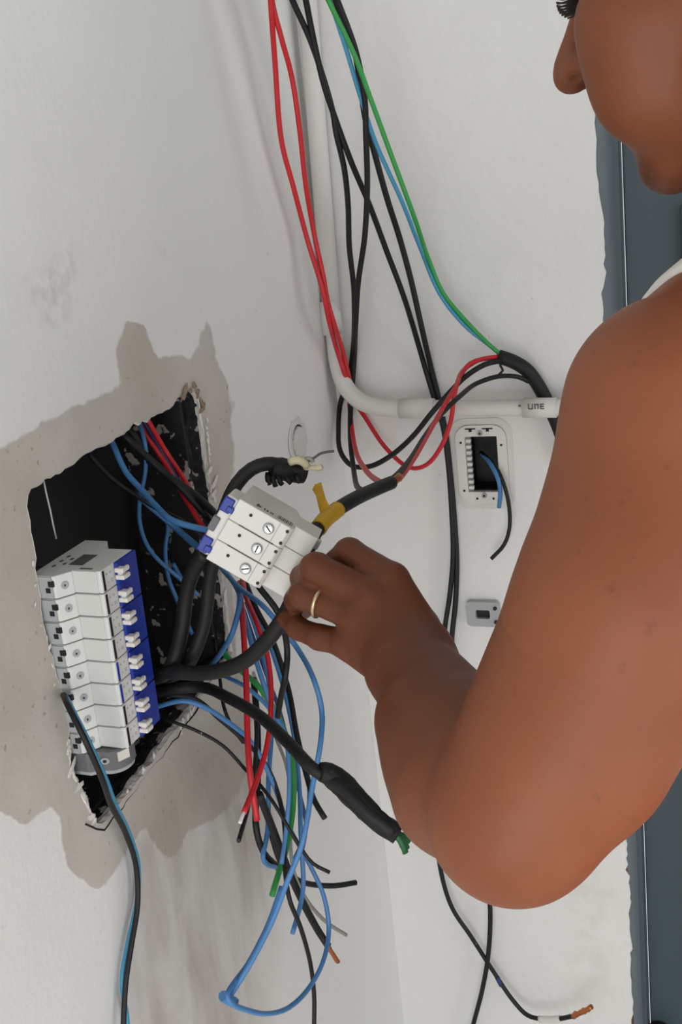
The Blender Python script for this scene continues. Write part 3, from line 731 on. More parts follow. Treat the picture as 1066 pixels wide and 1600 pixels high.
wire('electrical_wire', 'black ceiling wire left of the blue one, dropping behind the pipe into the thick cable', [(520, -20, 1.21), (527, 0, 1.22), (556, 80, 1.25), (570, 155, 1.28), (572, 211, 1.30), (574, 291, 1.335), (570, 370, 1.37), (560, 441, 1.41), (556, 506, 1.45), (554, 553, 'B0.014'), (551, 600, 'B0.014'), (548, 640, 'B0.016'), (548, 690, 'B0.06'), (553, 735, 'B0.10'), (563, 765, 1.22), (580, 768, 1.10)], 8.5, 'black_wire', G1, extra_up=True)
wire('electrical_wire', 'rightmost black ceiling wire with paint specks, running straight down behind the elbow', [(514, -20, 1.225), (523, 0, 1.235), (553, 75, 1.265), (572, 190, 1.305), (583, 230, 1.32), (605, 310, 1.355), (624, 370, 1.385), (642, 436, 1.415), (659, 511, 1.445), (675, 580, 'B0.010'), (685, 620, 'B0.010'), (697, 680, 'B0.010'), (704, 740, 'B0.010'), (711, 820, 'B0.010'), (714, 880, 'B0.010'), (712, 940, 'B0.010'), (706, 1010, 'B0.012'), (716, 1150, 'B0.015'), (745, 1300, 'B0.02'), (765, 1406, 'B0.02'), (766, 1451, 'B0.02'), (762, 1501, 'B0.02'), (753, 1550, 'B0.02'), (740, 1600, 'B0.02'), (725, 1660, 'B0.02')], 8.5, M['black_wire'], G1, extra_up=True)
wire('electrical_wire', 'bright green wire hanging from the ceiling to the right-hand cable', [(504, -20, 1.20), (513, 0, 1.21), (553, 84, 1.24), (581, 159, 1.27), (614, 249, 1.30), (647, 338, 1.33), (671, 408, 'B0.05'), (692, 457, 'B0.045'), (724, 497, 'B0.04'), (766, 540, 'B0.034'), (786, 556, 'B0.032')], 7.5, 'green_wire', G1, extra_up=True)
wire('electrical_wire', 'sky-blue wire hanging beside the green one from the ceiling', [(508, -20, 1.215), (516, 2, 1.225), (539, 70, 1.25), (563, 150, 1.28), (586, 220, 1.305), (628, 314, 1.335), (656, 385, 'B0.052'), (688, 460, 'B0.045'), (729, 511, 'B0.038'), (767, 541, 'B0.032'), (786, 558, 'B0.031')], 7, 'sky_wire', G1, extra_up=True)
wire('electrical_wire', 'black jumper wire from the hand-held cable to the sheath of the right-hand cable', [(604, 754, 1.105), (616, 746, 1.12), (641, 718, 1.19), (664, 682, 1.26), (690, 647, 1.32), (720, 618, 1.36), (750, 597, 'B0.065'), (780, 588, 'B0.05'), (810, 589, 'B0.04'), (826, 596, 'B0.03')], 8, 'black_wire')
rc, _, _ = wire('electrical_cable', 'thick black sheathed cable above the pipe where green and blue wires enter', [(779, 557, 'B0.032'), (800, 564, 'B0.03'), (822, 577, 'B0.026'), (840, 600, 'B0.016'), (855, 628, 'B0.013'), (872, 665, 'B0.013'), (890, 720, 'B0.013')], 22, 'black_sheath', sides=14)
child_tube('loose_strand', rc, [at(781, 566, 'B0.045'), at(783, 573, 'B0.05'), at(786, 579, 'B0.055'), at(780, 585, 'B0.055')], 0.0016, 'black_wire')

# outlet wires
wire('electrical_wire', 'short pale blue wire poking out of the outlet box', [(752, 708, 'B-0.02'), (760, 716, 'B-0.005'), (768, 727, 'B0.012'), (778, 747, 'B0.022'), (782, 768, 'B0.020'), (780, 793, 'B0.018')], 7, 'blue_wire')
wire('electrical_wire', 'short black wire curling down out of the outlet box', [(752, 707, 'B-0.02'), (762, 716, 'B-0.004'), (778, 735, 'B0.015'), (789, 761, 'B0.022'), (796, 793, 'B0.022'), (796, 827, 'B0.022'), (788, 851, 'B0.024'), (768, 873, 'B0.026')], 6.5, 'black_wire')

# the thick cable held in the hand
held_path = [(612, 754, 1.09), (588, 764, 1.065), (552, 781, 1.02), (518, 803, 0.985), (492, 832, 0.955), (477, 870, 0.93), (466, 915, 0.912), (450, 953, 0.905), (432, 982, 0.912), (408, 1011, 0.925), (382, 1033, 0.945), (348, 1047, 0.965), (310, 1052, 0.985), (272, 1050, 1.0), (235, 1062, 'L-0.03')]
hc, hpts, hr = wire('electrical_cable', 'thick black cable gripped in the man\'s hand, with yellow tape', held_path, 26, 'black_sheath', sides=16)
pe = at(612, 754, 1.09)
for k, (dx, dy, m) in enumerate(((16, -10, 'copper'), (14, -4, 'copper'), (12, -13, 'copper'), (15, -7, 'red_wire'))):
    child_tube('bare_strand', hc, [at(606 + k, 757 - k * 2, 1.092), at(612 + dx * 0.5, 754 + dy * 0.6, 1.10), at(612 + dx, 754 + dy, 1.11)], 0.0018, m)
tp = catmull([at(497, 826, 0.960), at(507, 813, 0.972), at(518, 803, 0.985), at(528, 796, 0.994)], 0.003)
tape = tube('yellow_tape', tp - np.array(hc.location), hr * 1.13, M['yellow_tape'], hc, 16, 0.03)
fl = [(497, 808), (516, 793), (509, 779), (505, 766), (502, 753), (492, 757), (488, 765), (494, 775), (497, 788), (500, 800)]
v = [at(x, y, 0.962 + 0.0004 * (820 - y) + (0.004 if i % 2 else 0)) - np.array(hc.location) for i, (x, y) in enumerate(fl)]
v2 = [p + R3 @ np.array([0, 0, 0.002]) for p in v]; n = len(v)
pydata('tape_flag', v + v2, [tuple(range(n)), tuple(range(2 * n - 1, n - 1, -1))] + [(i, n + i, n + (i + 1) % n, (i + 1) % n) for i in range(n)], M['yellow_tape'], hc)

# stub of stripped cable above the three-pole breaker
stub_path = [(474, 738, 0.955), (455, 733, 0.95), (434, 726, 0.945), (414, 725, 0.94), (393, 733, 0.94), (371, 755, 0.94), (352, 795, 0.95), (340, 850, 0.965), (328, 905, 0.985), (319, 975, 1.0), (298, 1032, 1.01), (245, 1066, 'L-0.02')]
st, spts, sr_ = wire('electrical_cable', 'thick black cable with torn sheath and bare ends above the loose breaker', stub_path, 22, 'black_sheath', sides=14)
cs = catmull([at(476, 738, 0.956), at(458, 735, 0.952), at(440, 733, 0.947), at(424, 731, 0.944)], 0.004)
tube('torn_tape', cs - np.array(st.location), np.linspace(0.0095, 0.0085, len(cs)), M['black_tape'], st, 14, 0.12)
for q in ((418, 745, 422, 757), (426, 747, 431, 760), (434, 748, 441, 757), (447, 748, 455, 754), (463, 748, 468, 752)):
    child_tube('torn_flap', st, [at(q[0], q[1] - 6, 0.944), at((q[0] + q[2]) / 2, (q[1] + q[3]) / 2, 0.942), at(q[2], q[3], 0.943)], 0.0022, 'black_tape', wob=0.3)
child_tube('inner_core', st, [at(453, 722, 0.942), at(462, 719, 0.940), at(472, 721, 0.941), at(480, 728, 0.945)], 0.0035, 'cream_core')
child_tube('bare_strand', st, [at(472, 732, 0.948), at(486, 731, 0.946), at(497, 731, 0.944), at(504, 729, 0.943)], 0.0024, 'cream_core', wob=0.2)
child_tube('bare_strand', st, [at(470, 722, 0.945), at(484, 720, 0.944), at(500, 709, 0.943), at(512, 706, 0.943), at(522, 705, 0.942)], 0.0011, 'print')
child_tube('bare_strand', st, [at(474, 718, 0.944), at(484, 716, 0.944), at(490, 722, 0.944)], 0.0018, 'grey_wire')

# other thick cables leaving the box
wire('electrical_cable', 'thick black cable curving down inside the opening beside the breaker row', [(322, 862, 0.97), (303, 890, 0.985), (291, 930, 1.0), (284, 985, 1.01), (270, 1036, 1.01), (225, 1065, 'L-0.03')], 24, 'black_sheath', sides=14)
lc, _, lr = wire('electrical_cable', 'thick black cable with swollen taped end and green wire tips, pointing down right', [(240, 1082, 'L-0.02'), (268, 1076, 'L0.02'), (315, 1074, 'L0.05'), (356, 1090, 'L0.09'), (406, 1119, 'L0.13'), (451, 1161, 'L0.17'), (488, 1200, 'L0.20'), (508, 1214, 'L0.21'), (540, 1235, 'L0.23'), (575, 1270, 'L0.25'), (616, 1302, 'L0.27')], 20, 'black_sheath', sides=14)
cs = catmull([at(500, 1206, 'L0.207'), at(512, 1208, 'L0.212'), at(530, 1221, 'L0.22'), (at(560, 1252, 'L0.24')), at(592, 1284, 'L0.257'), at(622, 1304, 'L0.272')], 0.004)
tube('taped_end', cs - np.array(lc.location), np.concatenate([np.linspace(0.0078, 0.0105, 6), np.linspace(0.0105, 0.0080, len(cs) - 6)]), M['black_tape'], lc, 14, 0.06)
for dx, dy in ((24, 2), (16, 10), (12, 28), (20, 6), (14, 20)):
    child_tube('green_tip', lc, [at(616, 1300, 'L0.27'), at(620 + dx * 0.5, 1306 + dy * 0.3, 'L0.275'), at(622 + dx, 1304 + dy, 'L0.278')], 0.0026, 'dark_green', wob=0.15)

G2 = 'loose wires hanging out of the wall opening'
def hw(label, path, w, m, name='electrical_wire', **k): return wire(name, label, path, w, m, G2, sides=8, **k)
def LL(pts, offs):
    """attach offsets off the left wall, interpolated along the list"""
    o = np.interp(np.linspace(0, 1, len(pts)), np.linspace(0, 1, len(offs)), offs)
    return [(x, y, 'L%.4f' % q) for (x, y), q in zip(pts, o)]
hw('blue wire bowing furthest to the right of the hanging bundle', LL([(330, 870), (373, 917), (418, 954), (464, 1012), (492, 1066), (503, 1111), (501, 1161), (488, 1231), (472, 1319), (448, 1380), (425, 1440), (388, 1511), (357, 1560)], [-0.02, 0.10, 0.16, 0.17, 0.16, 0.13, 0.10]), 9, 'blue_wire')
bl, _, _ = hw('blue wire making the big closed loop at the bottom of the bundle', LL([(240, 1108), (253, 1102), (286, 1095), (315, 1103), (356, 1128), (397, 1165), (426, 1222), (451, 1290), (485, 1353), (506, 1400), (514, 1454), (504, 1505), (482, 1545), (452, 1574), (418, 1584), (388, 1579), (360, 1566), (355, 1556), (390, 1502), (420, 1442), (440, 1385)], [-0.02, 0.03, 0.06, 0.09, 0.12, 0.13, 0.12, 0.11, 0.105, 0.115]), 7.5, 'blue_wire')
child_tube('twisted_tip', bl, [at(366, 1566, 'L0.104'), at(357, 1561, 'L0.102'), at(348, 1556, 'L0.10')], 0.0048, 'blue_wire', wob=0.1)
hw('long black wire leaving the bottom edge of the picture below the blue loop', LL([(240, 1088), (261, 1086), (303, 1091), (344, 1124), (374, 1150), (415, 1194), (435, 1241), (445, 1295), (445, 1353), (452, 1403), (469, 1447), (485, 1505), (491, 1555), (491, 1600), (490, 1680)], [-0.02, 0.03, 0.07, 0.10, 0.12, 0.12, 0.12]), 7.5, 'black_wire')
hw('thin black wire crossing the dirty plaster in front of the red wires', LL([(250, 1118), (265, 1126), (303, 1140), (348, 1165), (385, 1204), (401, 1220), (428, 1255), (462, 1312), (489, 1349), (515, 1363)], [-0.01, 0.04, 0.09, 0.14, 0.17]), 6, 'black_wire')
hw('straight red wire at the left of the bundle, cut off square', LL([(374, 910), (379, 963), (385, 1066), (387, 1148), (391, 1210), (402, 1282)], [0.02, 0.08, 0.10, 0.11]), 10, 'red_wire')
rw, _, _ = hw('red wire bending left to a stripped white tip', LL([(378, 900), (385, 934), (402, 975), (418, 1024), (424, 1086), (418, 1161), (402, 1218), (381, 1270)], [0.02, 0.09, 0.12, 0.125]), 8.5, 'red_wire')
child_tube('stripped_tip', rw, [at(382, 1267, 'L0.125'), at(377, 1280, 'L0.125'), at(375, 1286, 'L0.125')], 0.0018, 'white_plastic')
hw('black wire end poking out below the red tip', LL([(402, 1130), (398, 1200), (388, 1260), (380, 1290), (373, 1314)], [0.09, 0.10, 0.115]), 7, 'black_wire')
hw('short blue wire curling back at the mouth of the opening', LL([(350, 890), (369, 917), (375, 942), (364, 987), (348, 1016), (330, 1040)], [0.0, 0.05, 0.05, -0.01]), 9, 'blue_wire')
hw('blue wire crossing from left to right through the bundle behind the taped cable', LL([(375, 940), (385, 975), (402, 1037), (426, 1107), (451, 1161), (480, 1210), (484, 1251), (472, 1317), (460, 1345)], [0.02, 0.07, 0.10, 0.12, 0.12]), 8.5, 'blue_wire')
hw('blue wire in the middle of the bundle ending in a hooked tip', LL([(400, 950), (422, 1008), (443, 1074), (459, 1148), (468, 1231), (470, 1300), (474, 1386), (470, 1412), (457, 1459)], [0.03, 0.08, 0.11, 0.11]), 7.5, 'blue_wire')
hw('darker blue wire swinging over the green wire under the held cable', LL([(330, 1045), (352, 1057), (385, 1074), (418, 1103), (443, 1140), (452, 1220), (447, 1300), (440, 1350)], [0.0, 0.08, 0.12, 0.12]), 7, 'blue_wire')
hw('blue wire hanging straight behind the two red wires, hooked at its end', LL([(385, 940), (405, 1000), (422, 1080), (424, 1152), (420, 1212), (418, 1300), (411, 1340), (420, 1352), (434, 1354)], [0.02, 0.06, 0.08, 0.08]), 8, 'blue_wire')
hw('green wire curving down through the hanging bundle', LL([(345, 1015), (373, 1045), (402, 1070), (426, 1103), (451, 1161), (459, 1210), (457, 1272), (446, 1332), (435, 1366), (425, 1400)], [0.0, 0.06, 0.09, 0.10, 0.10]), 9, 'green_wire')
hw('pale grey wire beside the green one, ending in a tail to the right', LL([(395, 1050), (425, 1120), (431, 1152), (447, 1194), (455, 1251), (454, 1300), (456, 1345), (463, 1373), (482, 1410), (509, 1440), (541, 1461)], [0.0, 0.06, 0.08, 0.09, 0.12]), 6, 'grey_wire')
hw('black wire dropping from under the loose breaker beside the hand', LL([(385, 880), (402, 913), (435, 958), (449, 1016), (446, 1057), (440, 1085), (434, 1120)], [0.10, 0.14, 0.14, 0.12]), 10, 'black_wire')
hw('black wire with a cut square end just left of the taped cable tip', LL([(380, 900), (400, 950), (426, 1000), (451, 1078), (464, 1148), (482, 1222), (492, 1252), (508, 1279)], [0.02, 0.07, 0.12, 0.15]), 9, 'black_wire')
hw('black wire hanging behind the two red tips and hooking right', LL([(396, 1060), (402, 1128), (403, 1210), (400, 1290), (411, 1330), (436, 1357)], [0.03, 0.07, 0.08]), 11, 'black_wire')
bw, _, _ = hw('black wire with a bare copper tip near the bottom of the bundle', LL([(405, 1240), (428, 1300), (452, 1363), (472, 1407), (499, 1457), (513, 1478)], [0.09, 0.10, 0.12]), 12, 'black_wire')
child_tube('copper_end', bw, [at(511, 1475, 'L0.12'), at(521, 1492, 'L0.122'), at(528, 1503, 'L0.124')], 0.0024, 'copper', wob=0.2)
hw('stubby black wire end pointing right below the green wire', LL([(420, 1290), (440, 1350), (465, 1375), (496, 1383), (523, 1384), (556, 1379)], [0.06, 0.08, 0.12]), 9, 'black_wire')
hw('short thin black wire hanging straight below the cables at the opening', LL([(335, 1000), (344, 1062), (351, 1108), (362, 1134), (380, 1160)], [-0.01, 0.04, 0.05]), 6, 'black_wire')
hw('navy wire slipping behind the held cable beside the red wires', LL([(372, 925), (392, 985), (415, 1050), (440, 1120), (455, 1190), (478, 1290), (470, 1340)], [0.0, 0.05, 0.07]), 6.5, 'navy_wire')
G3 = 'twin lead hanging over the lower left edge of the opening'
hw2 = lambda label, pts, w, m: wire('electrical_wire', label, pts, w, m, G3, sides=8)
tw = [(99, 1085), (106, 1102), (130, 1150), (158, 1213), (173, 1256), (197, 1303), (213, 1355), (215, 1414), (206, 1473), (197, 1532), (193, 1600), (192, 1680)]
hw2('black lead hanging from the lower left edge of the opening', LL(tw, [0.0, 0.030, 0.048, 0.040, 0.020, 0.012, 0.012, 0.012, 0.012, 0.012]), 9, 'black_wire')
tw2 = [(101, 1084), (109, 1101), (134, 1150), (163, 1212), (179, 1255), (202, 1303), (216, 1353), (214, 1410), (201, 1470), (191, 1530), (199, 1598), (200, 1680)]
hw2('blue lead twisted around the black one on the lower left plaster', LL(tw2, [-0.004, 0.022, 0.040, 0.032, 0.013, 0.006, 0.006, 0.006, 0.006, 0.006]), 8, 'sky_wire')

G4 = 'wires inside the wall opening'
def iw(label, pts, offs, w, m): return wire('electrical_wire', label, LL(pts, offs), w, m, G4, sides=8)
iw('thick blue wire curving across the top of the opening', [(168, 672), (177, 695), (197, 738), (223, 767), (246, 793), (269, 813), (309, 825), (345, 832)], [-0.05, -0.02, 0.03, 0.09], 10, 'blue_wire')
iw('blue wire winding down the middle of the opening in an S', [(213, 645), (219, 665), (227, 697), (227, 738), (218, 784), (219, 820), (236, 862), (282, 905), (310, 930)], [-0.04, -0.02, -0.03, -0.03, 0.0], 7, 'blue_wire')
iw('blue wire ending under the loose breaker inside the opening', [(215, 772), (227, 784), (269, 820), (302, 849), (330, 870)], [-0.03, 0.0, 0.06], 10, 'blue_wire')
iw('dim blue wire hanging deep in the opening', [(262, 815), (262, 830), (258, 859), (263, 902), (277, 938), (300, 990)], [-0.05, -0.045, -0.03], 7, 'blue_wire')
iw('upper red wire slanting across the top right of the opening', [(222, 640), (233, 660), (259, 705), (289, 751), (310, 790)], [-0.03, -0.02, 0.02], 8, 'red_wire')
iw('lower red wire passing behind the loose breaker', [(214, 655), (227, 678), (256, 721), (289, 777), (315, 820), (330, 845)], [-0.04, -0.03, 0.02, 0.05], 9, 'red_wire')
iw('navy wire between the two red wires in the opening', [(216, 645), (227, 662), (250, 701), (270, 736), (290, 768)], [-0.035, -0.025, 0.0], 7, 'navy_wire')
iw('glossy black wire, upper of the pair above the loose breaker', [(190, 660), (206, 677), (232, 718), (265, 745), (300, 770), (330, 797), (350, 820)], [-0.04, -0.02, 0.02, 0.07], 13, 'black_wire')
iw('glossy black wire, lower of the pair above the loose breaker', [(178, 665), (196, 682), (244, 727), (282, 761), (322, 806), (340, 830)], [-0.045, -0.02, 0.02, 0.06], 12, 'black_wire')
iw('thin black wire running under the thick blue one in the opening', [(130, 695), (141, 711), (174, 747), (213, 774), (245, 795), (279, 810), (320, 840)], [-0.05, -0.03, 0.0, 0.05], 7, 'black_wire')
iw('dark blue wire low in the opening beside the thick cables', [(270, 880), (290, 915), (305, 945), (320, 985), (335, 1020)], [-0.05, -0.04, -0.03], 7, 'blue_wire')
th1 = tube('white_thread', np.array([at(x, y, 'L-0.02') for x, y in ((68, 750), (72, 770), (78, 795), (83, 820), (88, 842))]), 0.0008, M['white_plastic'], None, 6)
tag(th1, 'thin white thread hanging in the upper left of the opening', 'thread')
th2 = tube('thread', np.array([at(x, y, 'L-0.03') for x, y in ((272, 628), (279, 665), (286, 710), (292, 752))]), 0.0005, M['grey_wire'], None, 6)
tag(th2, 'hair-thin grey thread in the upper right of the opening', 'thread')

# ------------------------------------------------------------------ the man: implicit body turned into one mesh
def smin(a, b, k):
    if k <= 0: return np.minimum(a, b)
    h = np.maximum(k - np.abs(a - b), 0) / k
    return np.minimum(a, b) - h * h * k * 0.25
class RC:
    def __init__(s, a, b, r1, r2, k=0.01):
        s.a, s.b, s.r1, s.r2, s.k = np.asarray(a, np.float32), np.asarray(b, np.float32), r1, r2, k
        s.c = (s.a + s.b) / 2; s.R = np.linalg.norm(s.b - s.a) / 2 + max(r1, r2)
    def d(s, p):
        e = s.b - s.a; t = np.clip(((p - s.a) @ e) / (e @ e + 1e-12), 0, 1)
        return np.linalg.norm(p - s.a - t[:, None] * e, axis=1) - (s.r1 + (s.r2 - s.r1) * t)
class EL:
    def __init__(s, c, r, B=None, k=0.01):
        s.c, s.r, s.k = np.asarray(c, np.float32), np.asarray(r, np.float32), k
        s.B = np.eye(3, dtype=np.float32) if B is None else np.asarray(B, np.float32)     # rows: local axes in world
        s.R = float(max(r))
    def d(s, p):
        q = (p - s.c) @ s.B.T; k0 = np.linalg.norm(q / s.r, axis=1); k1 = np.linalg.norm(q / (s.r * s.r), axis=1)
        return k0 * (k0 - 1) / (k1 + 1e-9)
def eval_groups(p, groups, cuts=(), bc=None, br=None):
    tot = None
    for prims, gk in groups:
        acc = None
        for q in prims:
            if bc is not None and np.linalg.norm(q.c - bc) - q.R > br + 0.06: continue
            dd = q.d(p); acc = dd if acc is None else smin(acc, dd, q.k)
        if acc is not None: tot = acc if tot is None else smin(tot, acc, gk)
    if tot is None: tot = np.full(len(p), 1.0, np.float32)
    for q in cuts:
        if bc is not None and np.linalg.norm(q.c - bc) - q.R > br + 0.03: continue
        tot = -smin(-tot, q.d(p), q.k)
    return tot
def surface(groups, cuts, vox, post=None, pad=0.03, lo=None, hi=None):
    prims = [q for g, _ in groups for q in g]
    mn = np.min([q.c - q.R for q in prims], 0) - pad; mx = np.max([q.c + q.R for q in prims], 0) + pad
    if lo is not None: mn = np.maximum(mn, lo)
    if hi is not None: mx = np.minimum(mx, hi)
    nb = 12; bs = nb * vox
    N = np.ceil((mx - mn) / bs).astype(int)
    bi = np.stack(np.meshgrid(*[np.arange(k) for k in N], indexing='ij'), -1).reshape(-1, 3)
    cen = (mn + (bi + 0.5) * bs).astype(np.float32)
    dc = eval_groups(cen, groups, cuts)
    br = bs * 0.87
    val = np.empty(tuple(N * nb), np.float32)
    val5 = val.reshape(N[0], nb, N[1], nb, N[2], nb)
    val5[:] = dc.reshape(N)[:, None, :, None, :, None]
    loc = (np.stack(np.meshgrid(*[np.arange(nb)] * 3, indexing='ij'), -1).reshape(-1, 3) * vox).astype(np.float32)
    act = np.nonzero(np.abs(dc) < br + 0.025)[0]
    for a in act:
        b = bi[a]; o = (mn + b * bs).astype(np.float32)
        p = o + loc
        dd = eval_groups(p, groups, cuts, cen[a], br)
        if post is not None: dd = post(p, dd)
        val5[b[0], :, b[1], :, b[2], :] = dd.reshape(nb, nb, nb)
    if post is not None:
        ina = np.setdiff1d(np.arange(len(bi)), act)
        dd = post(cen[ina], dc[ina]); 
        for a, d_ in zip(ina, dd): val5[bi[a][0], :, bi[a][1], :, bi[a][2], :] = d_
    # naive surface nets
    s = val < 0
    m = np.zeros(tuple(np.array(val.shape) - 1), np.uint8)
    sl = lambda i, n: slice(i, n - 1 + i)
    X, Y, Z = val.shape
    for i in (0, 1):
        for j in (0, 1):
            for k in (0, 1): m += s[sl(i, X), sl(j, Y), sl(k, Z)]
    cells = np.stack(np.nonzero((m > 0) & (m < 8)), 1)
    idx = np.full(m.shape, -1, np.int32); idx[tuple(cells.T)] = np.arange(len(cells))
    corners = np.array([(i, j, k) for i in (0, 1) for j in (0, 1) for k in (0, 1)])
    cv = np.stack([val[tuple((cells + c).T)] for c in corners], 1)
    acc = np.zeros((len(cells), 3)); cnt = np.zeros(len(cells))
    for a in range(8):
        for b in range(a + 1, 8):
            if np.abs(corners[a] - corners[b]).sum() != 1: continue
            va, vb = cv[:, a], cv[:, b]; x = (va < 0) != (vb < 0)
            t = np.where(x, va / (va - vb + 1e-20), 0)
            acc += np.where(x[:, None], corners[a] + t[:, None] * (corners[b] - corners[a]), 0); cnt += x
    vert = mn + (cells + acc / cnt[:, None]) * vox
    faces = []
    for ax in range(3):
        u, w = (ax + 1) % 3, (ax + 2) % 3
        A = [slice(None)] * 3; B = [slice(None)] * 3
        A[ax] = slice(0, -1); B[ax] = slice(1, None)
        ed = s[tuple(A)] != s[tuple(B)]
        e = np.stack(np.nonzero(ed), 1)
        ok = (e[:, u] > 0) & (e[:, w] > 0) & (e[:, u] < val.shape[u] - 1) & (e[:, w] < val.shape[w] - 1)
        e = e[ok]
        du = np.zeros(3, int); du[u] = 1; dw = np.zeros(3, int); dw[w] = 1
        q = np.stack([idx[tuple((e - du - dw).T)], idx[tuple((e - dw).T)], idx[tuple(e.T)], idx[tuple((e - du).T)]], 1)
        flip = ~s[tuple(e.T)]
        q[flip] = q[flip][:, ::-1]
        faces.append(q)
    faces = np.concatenate(faces); faces = faces[(faces >= 0).all(1)]
    return vert, faces
def mesh_np(name, v, f, m, parent=None, origin=None):
    me = bpy.data.meshes.new(name)
    if origin is not None: v = v - np.asarray(origin)
    me.vertices.add(len(v)); me.vertices.foreach_set('co', v.astype(np.float32).ravel())
    me.loops.add(f.size); me.loops.foreach_set('vertex_index', f.astype(np.int32).ravel())
    me.polygons.add(len(f)); me.polygons.foreach_set('loop_start', np.arange(0, f.size, 4, dtype=np.int32)); me.polygons.foreach_set('loop_total', np.full(len(f), 4, np.int32))
    me.polygons.foreach_set('use_smooth', np.ones(len(f), bool))
    me.update(calc_edges=True); me.validate()
    return link(name, me, m, parent)

def unit(v): v = np.asarray(v, float); return v / np.linalg.norm(v)
UPW = np.array([0, 0, 1.0])
# --- head frame
HPHI, HTH = math.radians(41), math.radians(13)
fc = np.array([-math.cos(HPHI) * math.cos(HTH), math.sin(HTH), math.sin(HPHI) * math.cos(HTH)])
uc = np.array([-math.sin(HTH), -math.cos(HTH), -0.08]); uc -= fc * (uc @ fc); uc /= np.linalg.norm(uc)
hF, hU = R3 @ fc, R3 @ uc
hL = np.cross(hU, hF)                                # the man's left (towards the camera)
HS = 1.08
HO = at(868, 132, 0.82) - HS * (hF * 0.127 + hU * 0.079)   # origin near the chin, on the head's axis
def H(x, y, z): return HO + HS * (hL * x + hF * y + hU * z)
HB = np.array([hL, hF, hU])
head = [EL(H(0, -0.015, 0.140), (0.078, 0.098, 0.088), HB, 0.02),
        EL(H(0, 0.026, 0.080), (0.064, 0.058, 0.080), HB, 0.02),
        EL(H(0, 0.026, 0.032), (0.056, 0.054, 0.044), HB, 0.02),
        RC(H(0.050, -0.010, 0.038), H(0.018, 0.058, 0.004), 0.019, 0.016, 0.02),
        RC(H(-0.050, -0.010, 0.038), H(-0.018, 0.058, 0.004), 0.019, 0.016, 0.02),
        EL(H(0, 0.070, -0.001), (0.027, 0.021, 0.020), HB, 0.016),
        EL(H(0.042, 0.052, 0.076), (0.034, 0.037, 0.040), HB, 0.02),
        EL(H(-0.042, 0.052, 0.076), (0.034, 0.037, 0.040), HB, 0.02),
        EL(H(0.038, 0.062, 0.042), (0.028, 0.030, 0.036), HB, 0.02),
        EL(H(-0.038, 0.062, 0.042), (0.028, 0.030, 0.036), HB, 0.02),
        EL(H(0, 0.074, 0.038), (0.032, 0.023, 0.030), HB, 0.014),
        EL(H(0, 0.0955, 0.049), (0.023, 0.006, 0.006), HB, 0.006),
        EL(H(0, 0.092, 0.036), (0.019, 0.007, 0.007), HB, 0.006),
        RC(H(0, 0.084, 0.122), H(0, 0.112, 0.086), 0.009, 0.011, 0.010),
        RC(H(0, 0.106, 0.088), H(0, 0.115, 0.079), 0.012, 0.0125, 0.006),
        EL(H(0.0145, 0.099, 0.077), (0.0085, 0.014, 0.0090), HB, 0.014),
        EL(H(-0.0145, 0.099, 0.077), (0.0085, 0.014, 0.0090), HB, 0.014),
        RC(H(0.045, 0.066, 0.138), H(0.012, 0.084, 0.135), 0.012, 0.011, 0.014),
        RC(H(-0.045, 0.066, 0.138), H(-0.012, 0.084, 0.135), 0.012, 0.011, 0.014),
        EL(H(0.032, 0.072, 0.116), (0.016, 0.014, 0.011), HB, 0.006),
        EL(H(-0.032, 0.072, 0.116), (0.016, 0.014, 0.011), HB, 0.006),
        EL(H(0.081, -0.018, 0.100), (0.010, 0.020, 0.033), HB, 0.006),
        EL(H(-0.081, -0.018, 0.100), (0.010, 0.020, 0.033), HB, 0.006)]
head_cut = [EL(H(0.0165, 0.1060, 0.0690), (0.0070, 0.0065, 0.0052), HB, 0.002), EL(H(-0.0165, 0.1060, 0.0690), (0.0070, 0.0065, 0.0052), HB, 0.002),
            EL(H(0.085, -0.010, 0.102), (0.006, 0.011, 0.018), HB, 0.004),
            EL(H(0, 0.104, 0.0470), (0.018, 0.006, 0.0012), HB, 0.003)]
# --- arm towards the camera
S = at(1063, 648, 0.62); E = at(803, 1274, 0.62); W = at(642, 1042, 0.80)
tF = unit(hF * np.array([1, 1, 0])); tF = unit(tF + np.array([-0.35, 0, 0])); tR = np.cross(tF, UPW)    # torso forward, and the man's right
arm = [RC(S, at(972, 935, 0.61), 0.0610, 0.0545, 0.012),
       RC(at(972, 935, 0.61), E, 0.0545, 0.0450, 0.012),
       RC(at(1040, 890, 0.61), at(905, 1160, 0.615), 0.053, 0.0490, 0.03),
       RC(E, at(730, 1182, 0.70), 0.0440, 0.0430, 0.014),
       RC(at(730, 1182, 0.70), W, 0.0430, 0.0300, 0.014),
       RC(at(708, 1240, 0.665), at(664, 1130, 0.73), 0.036, 0.031, 0.015)]
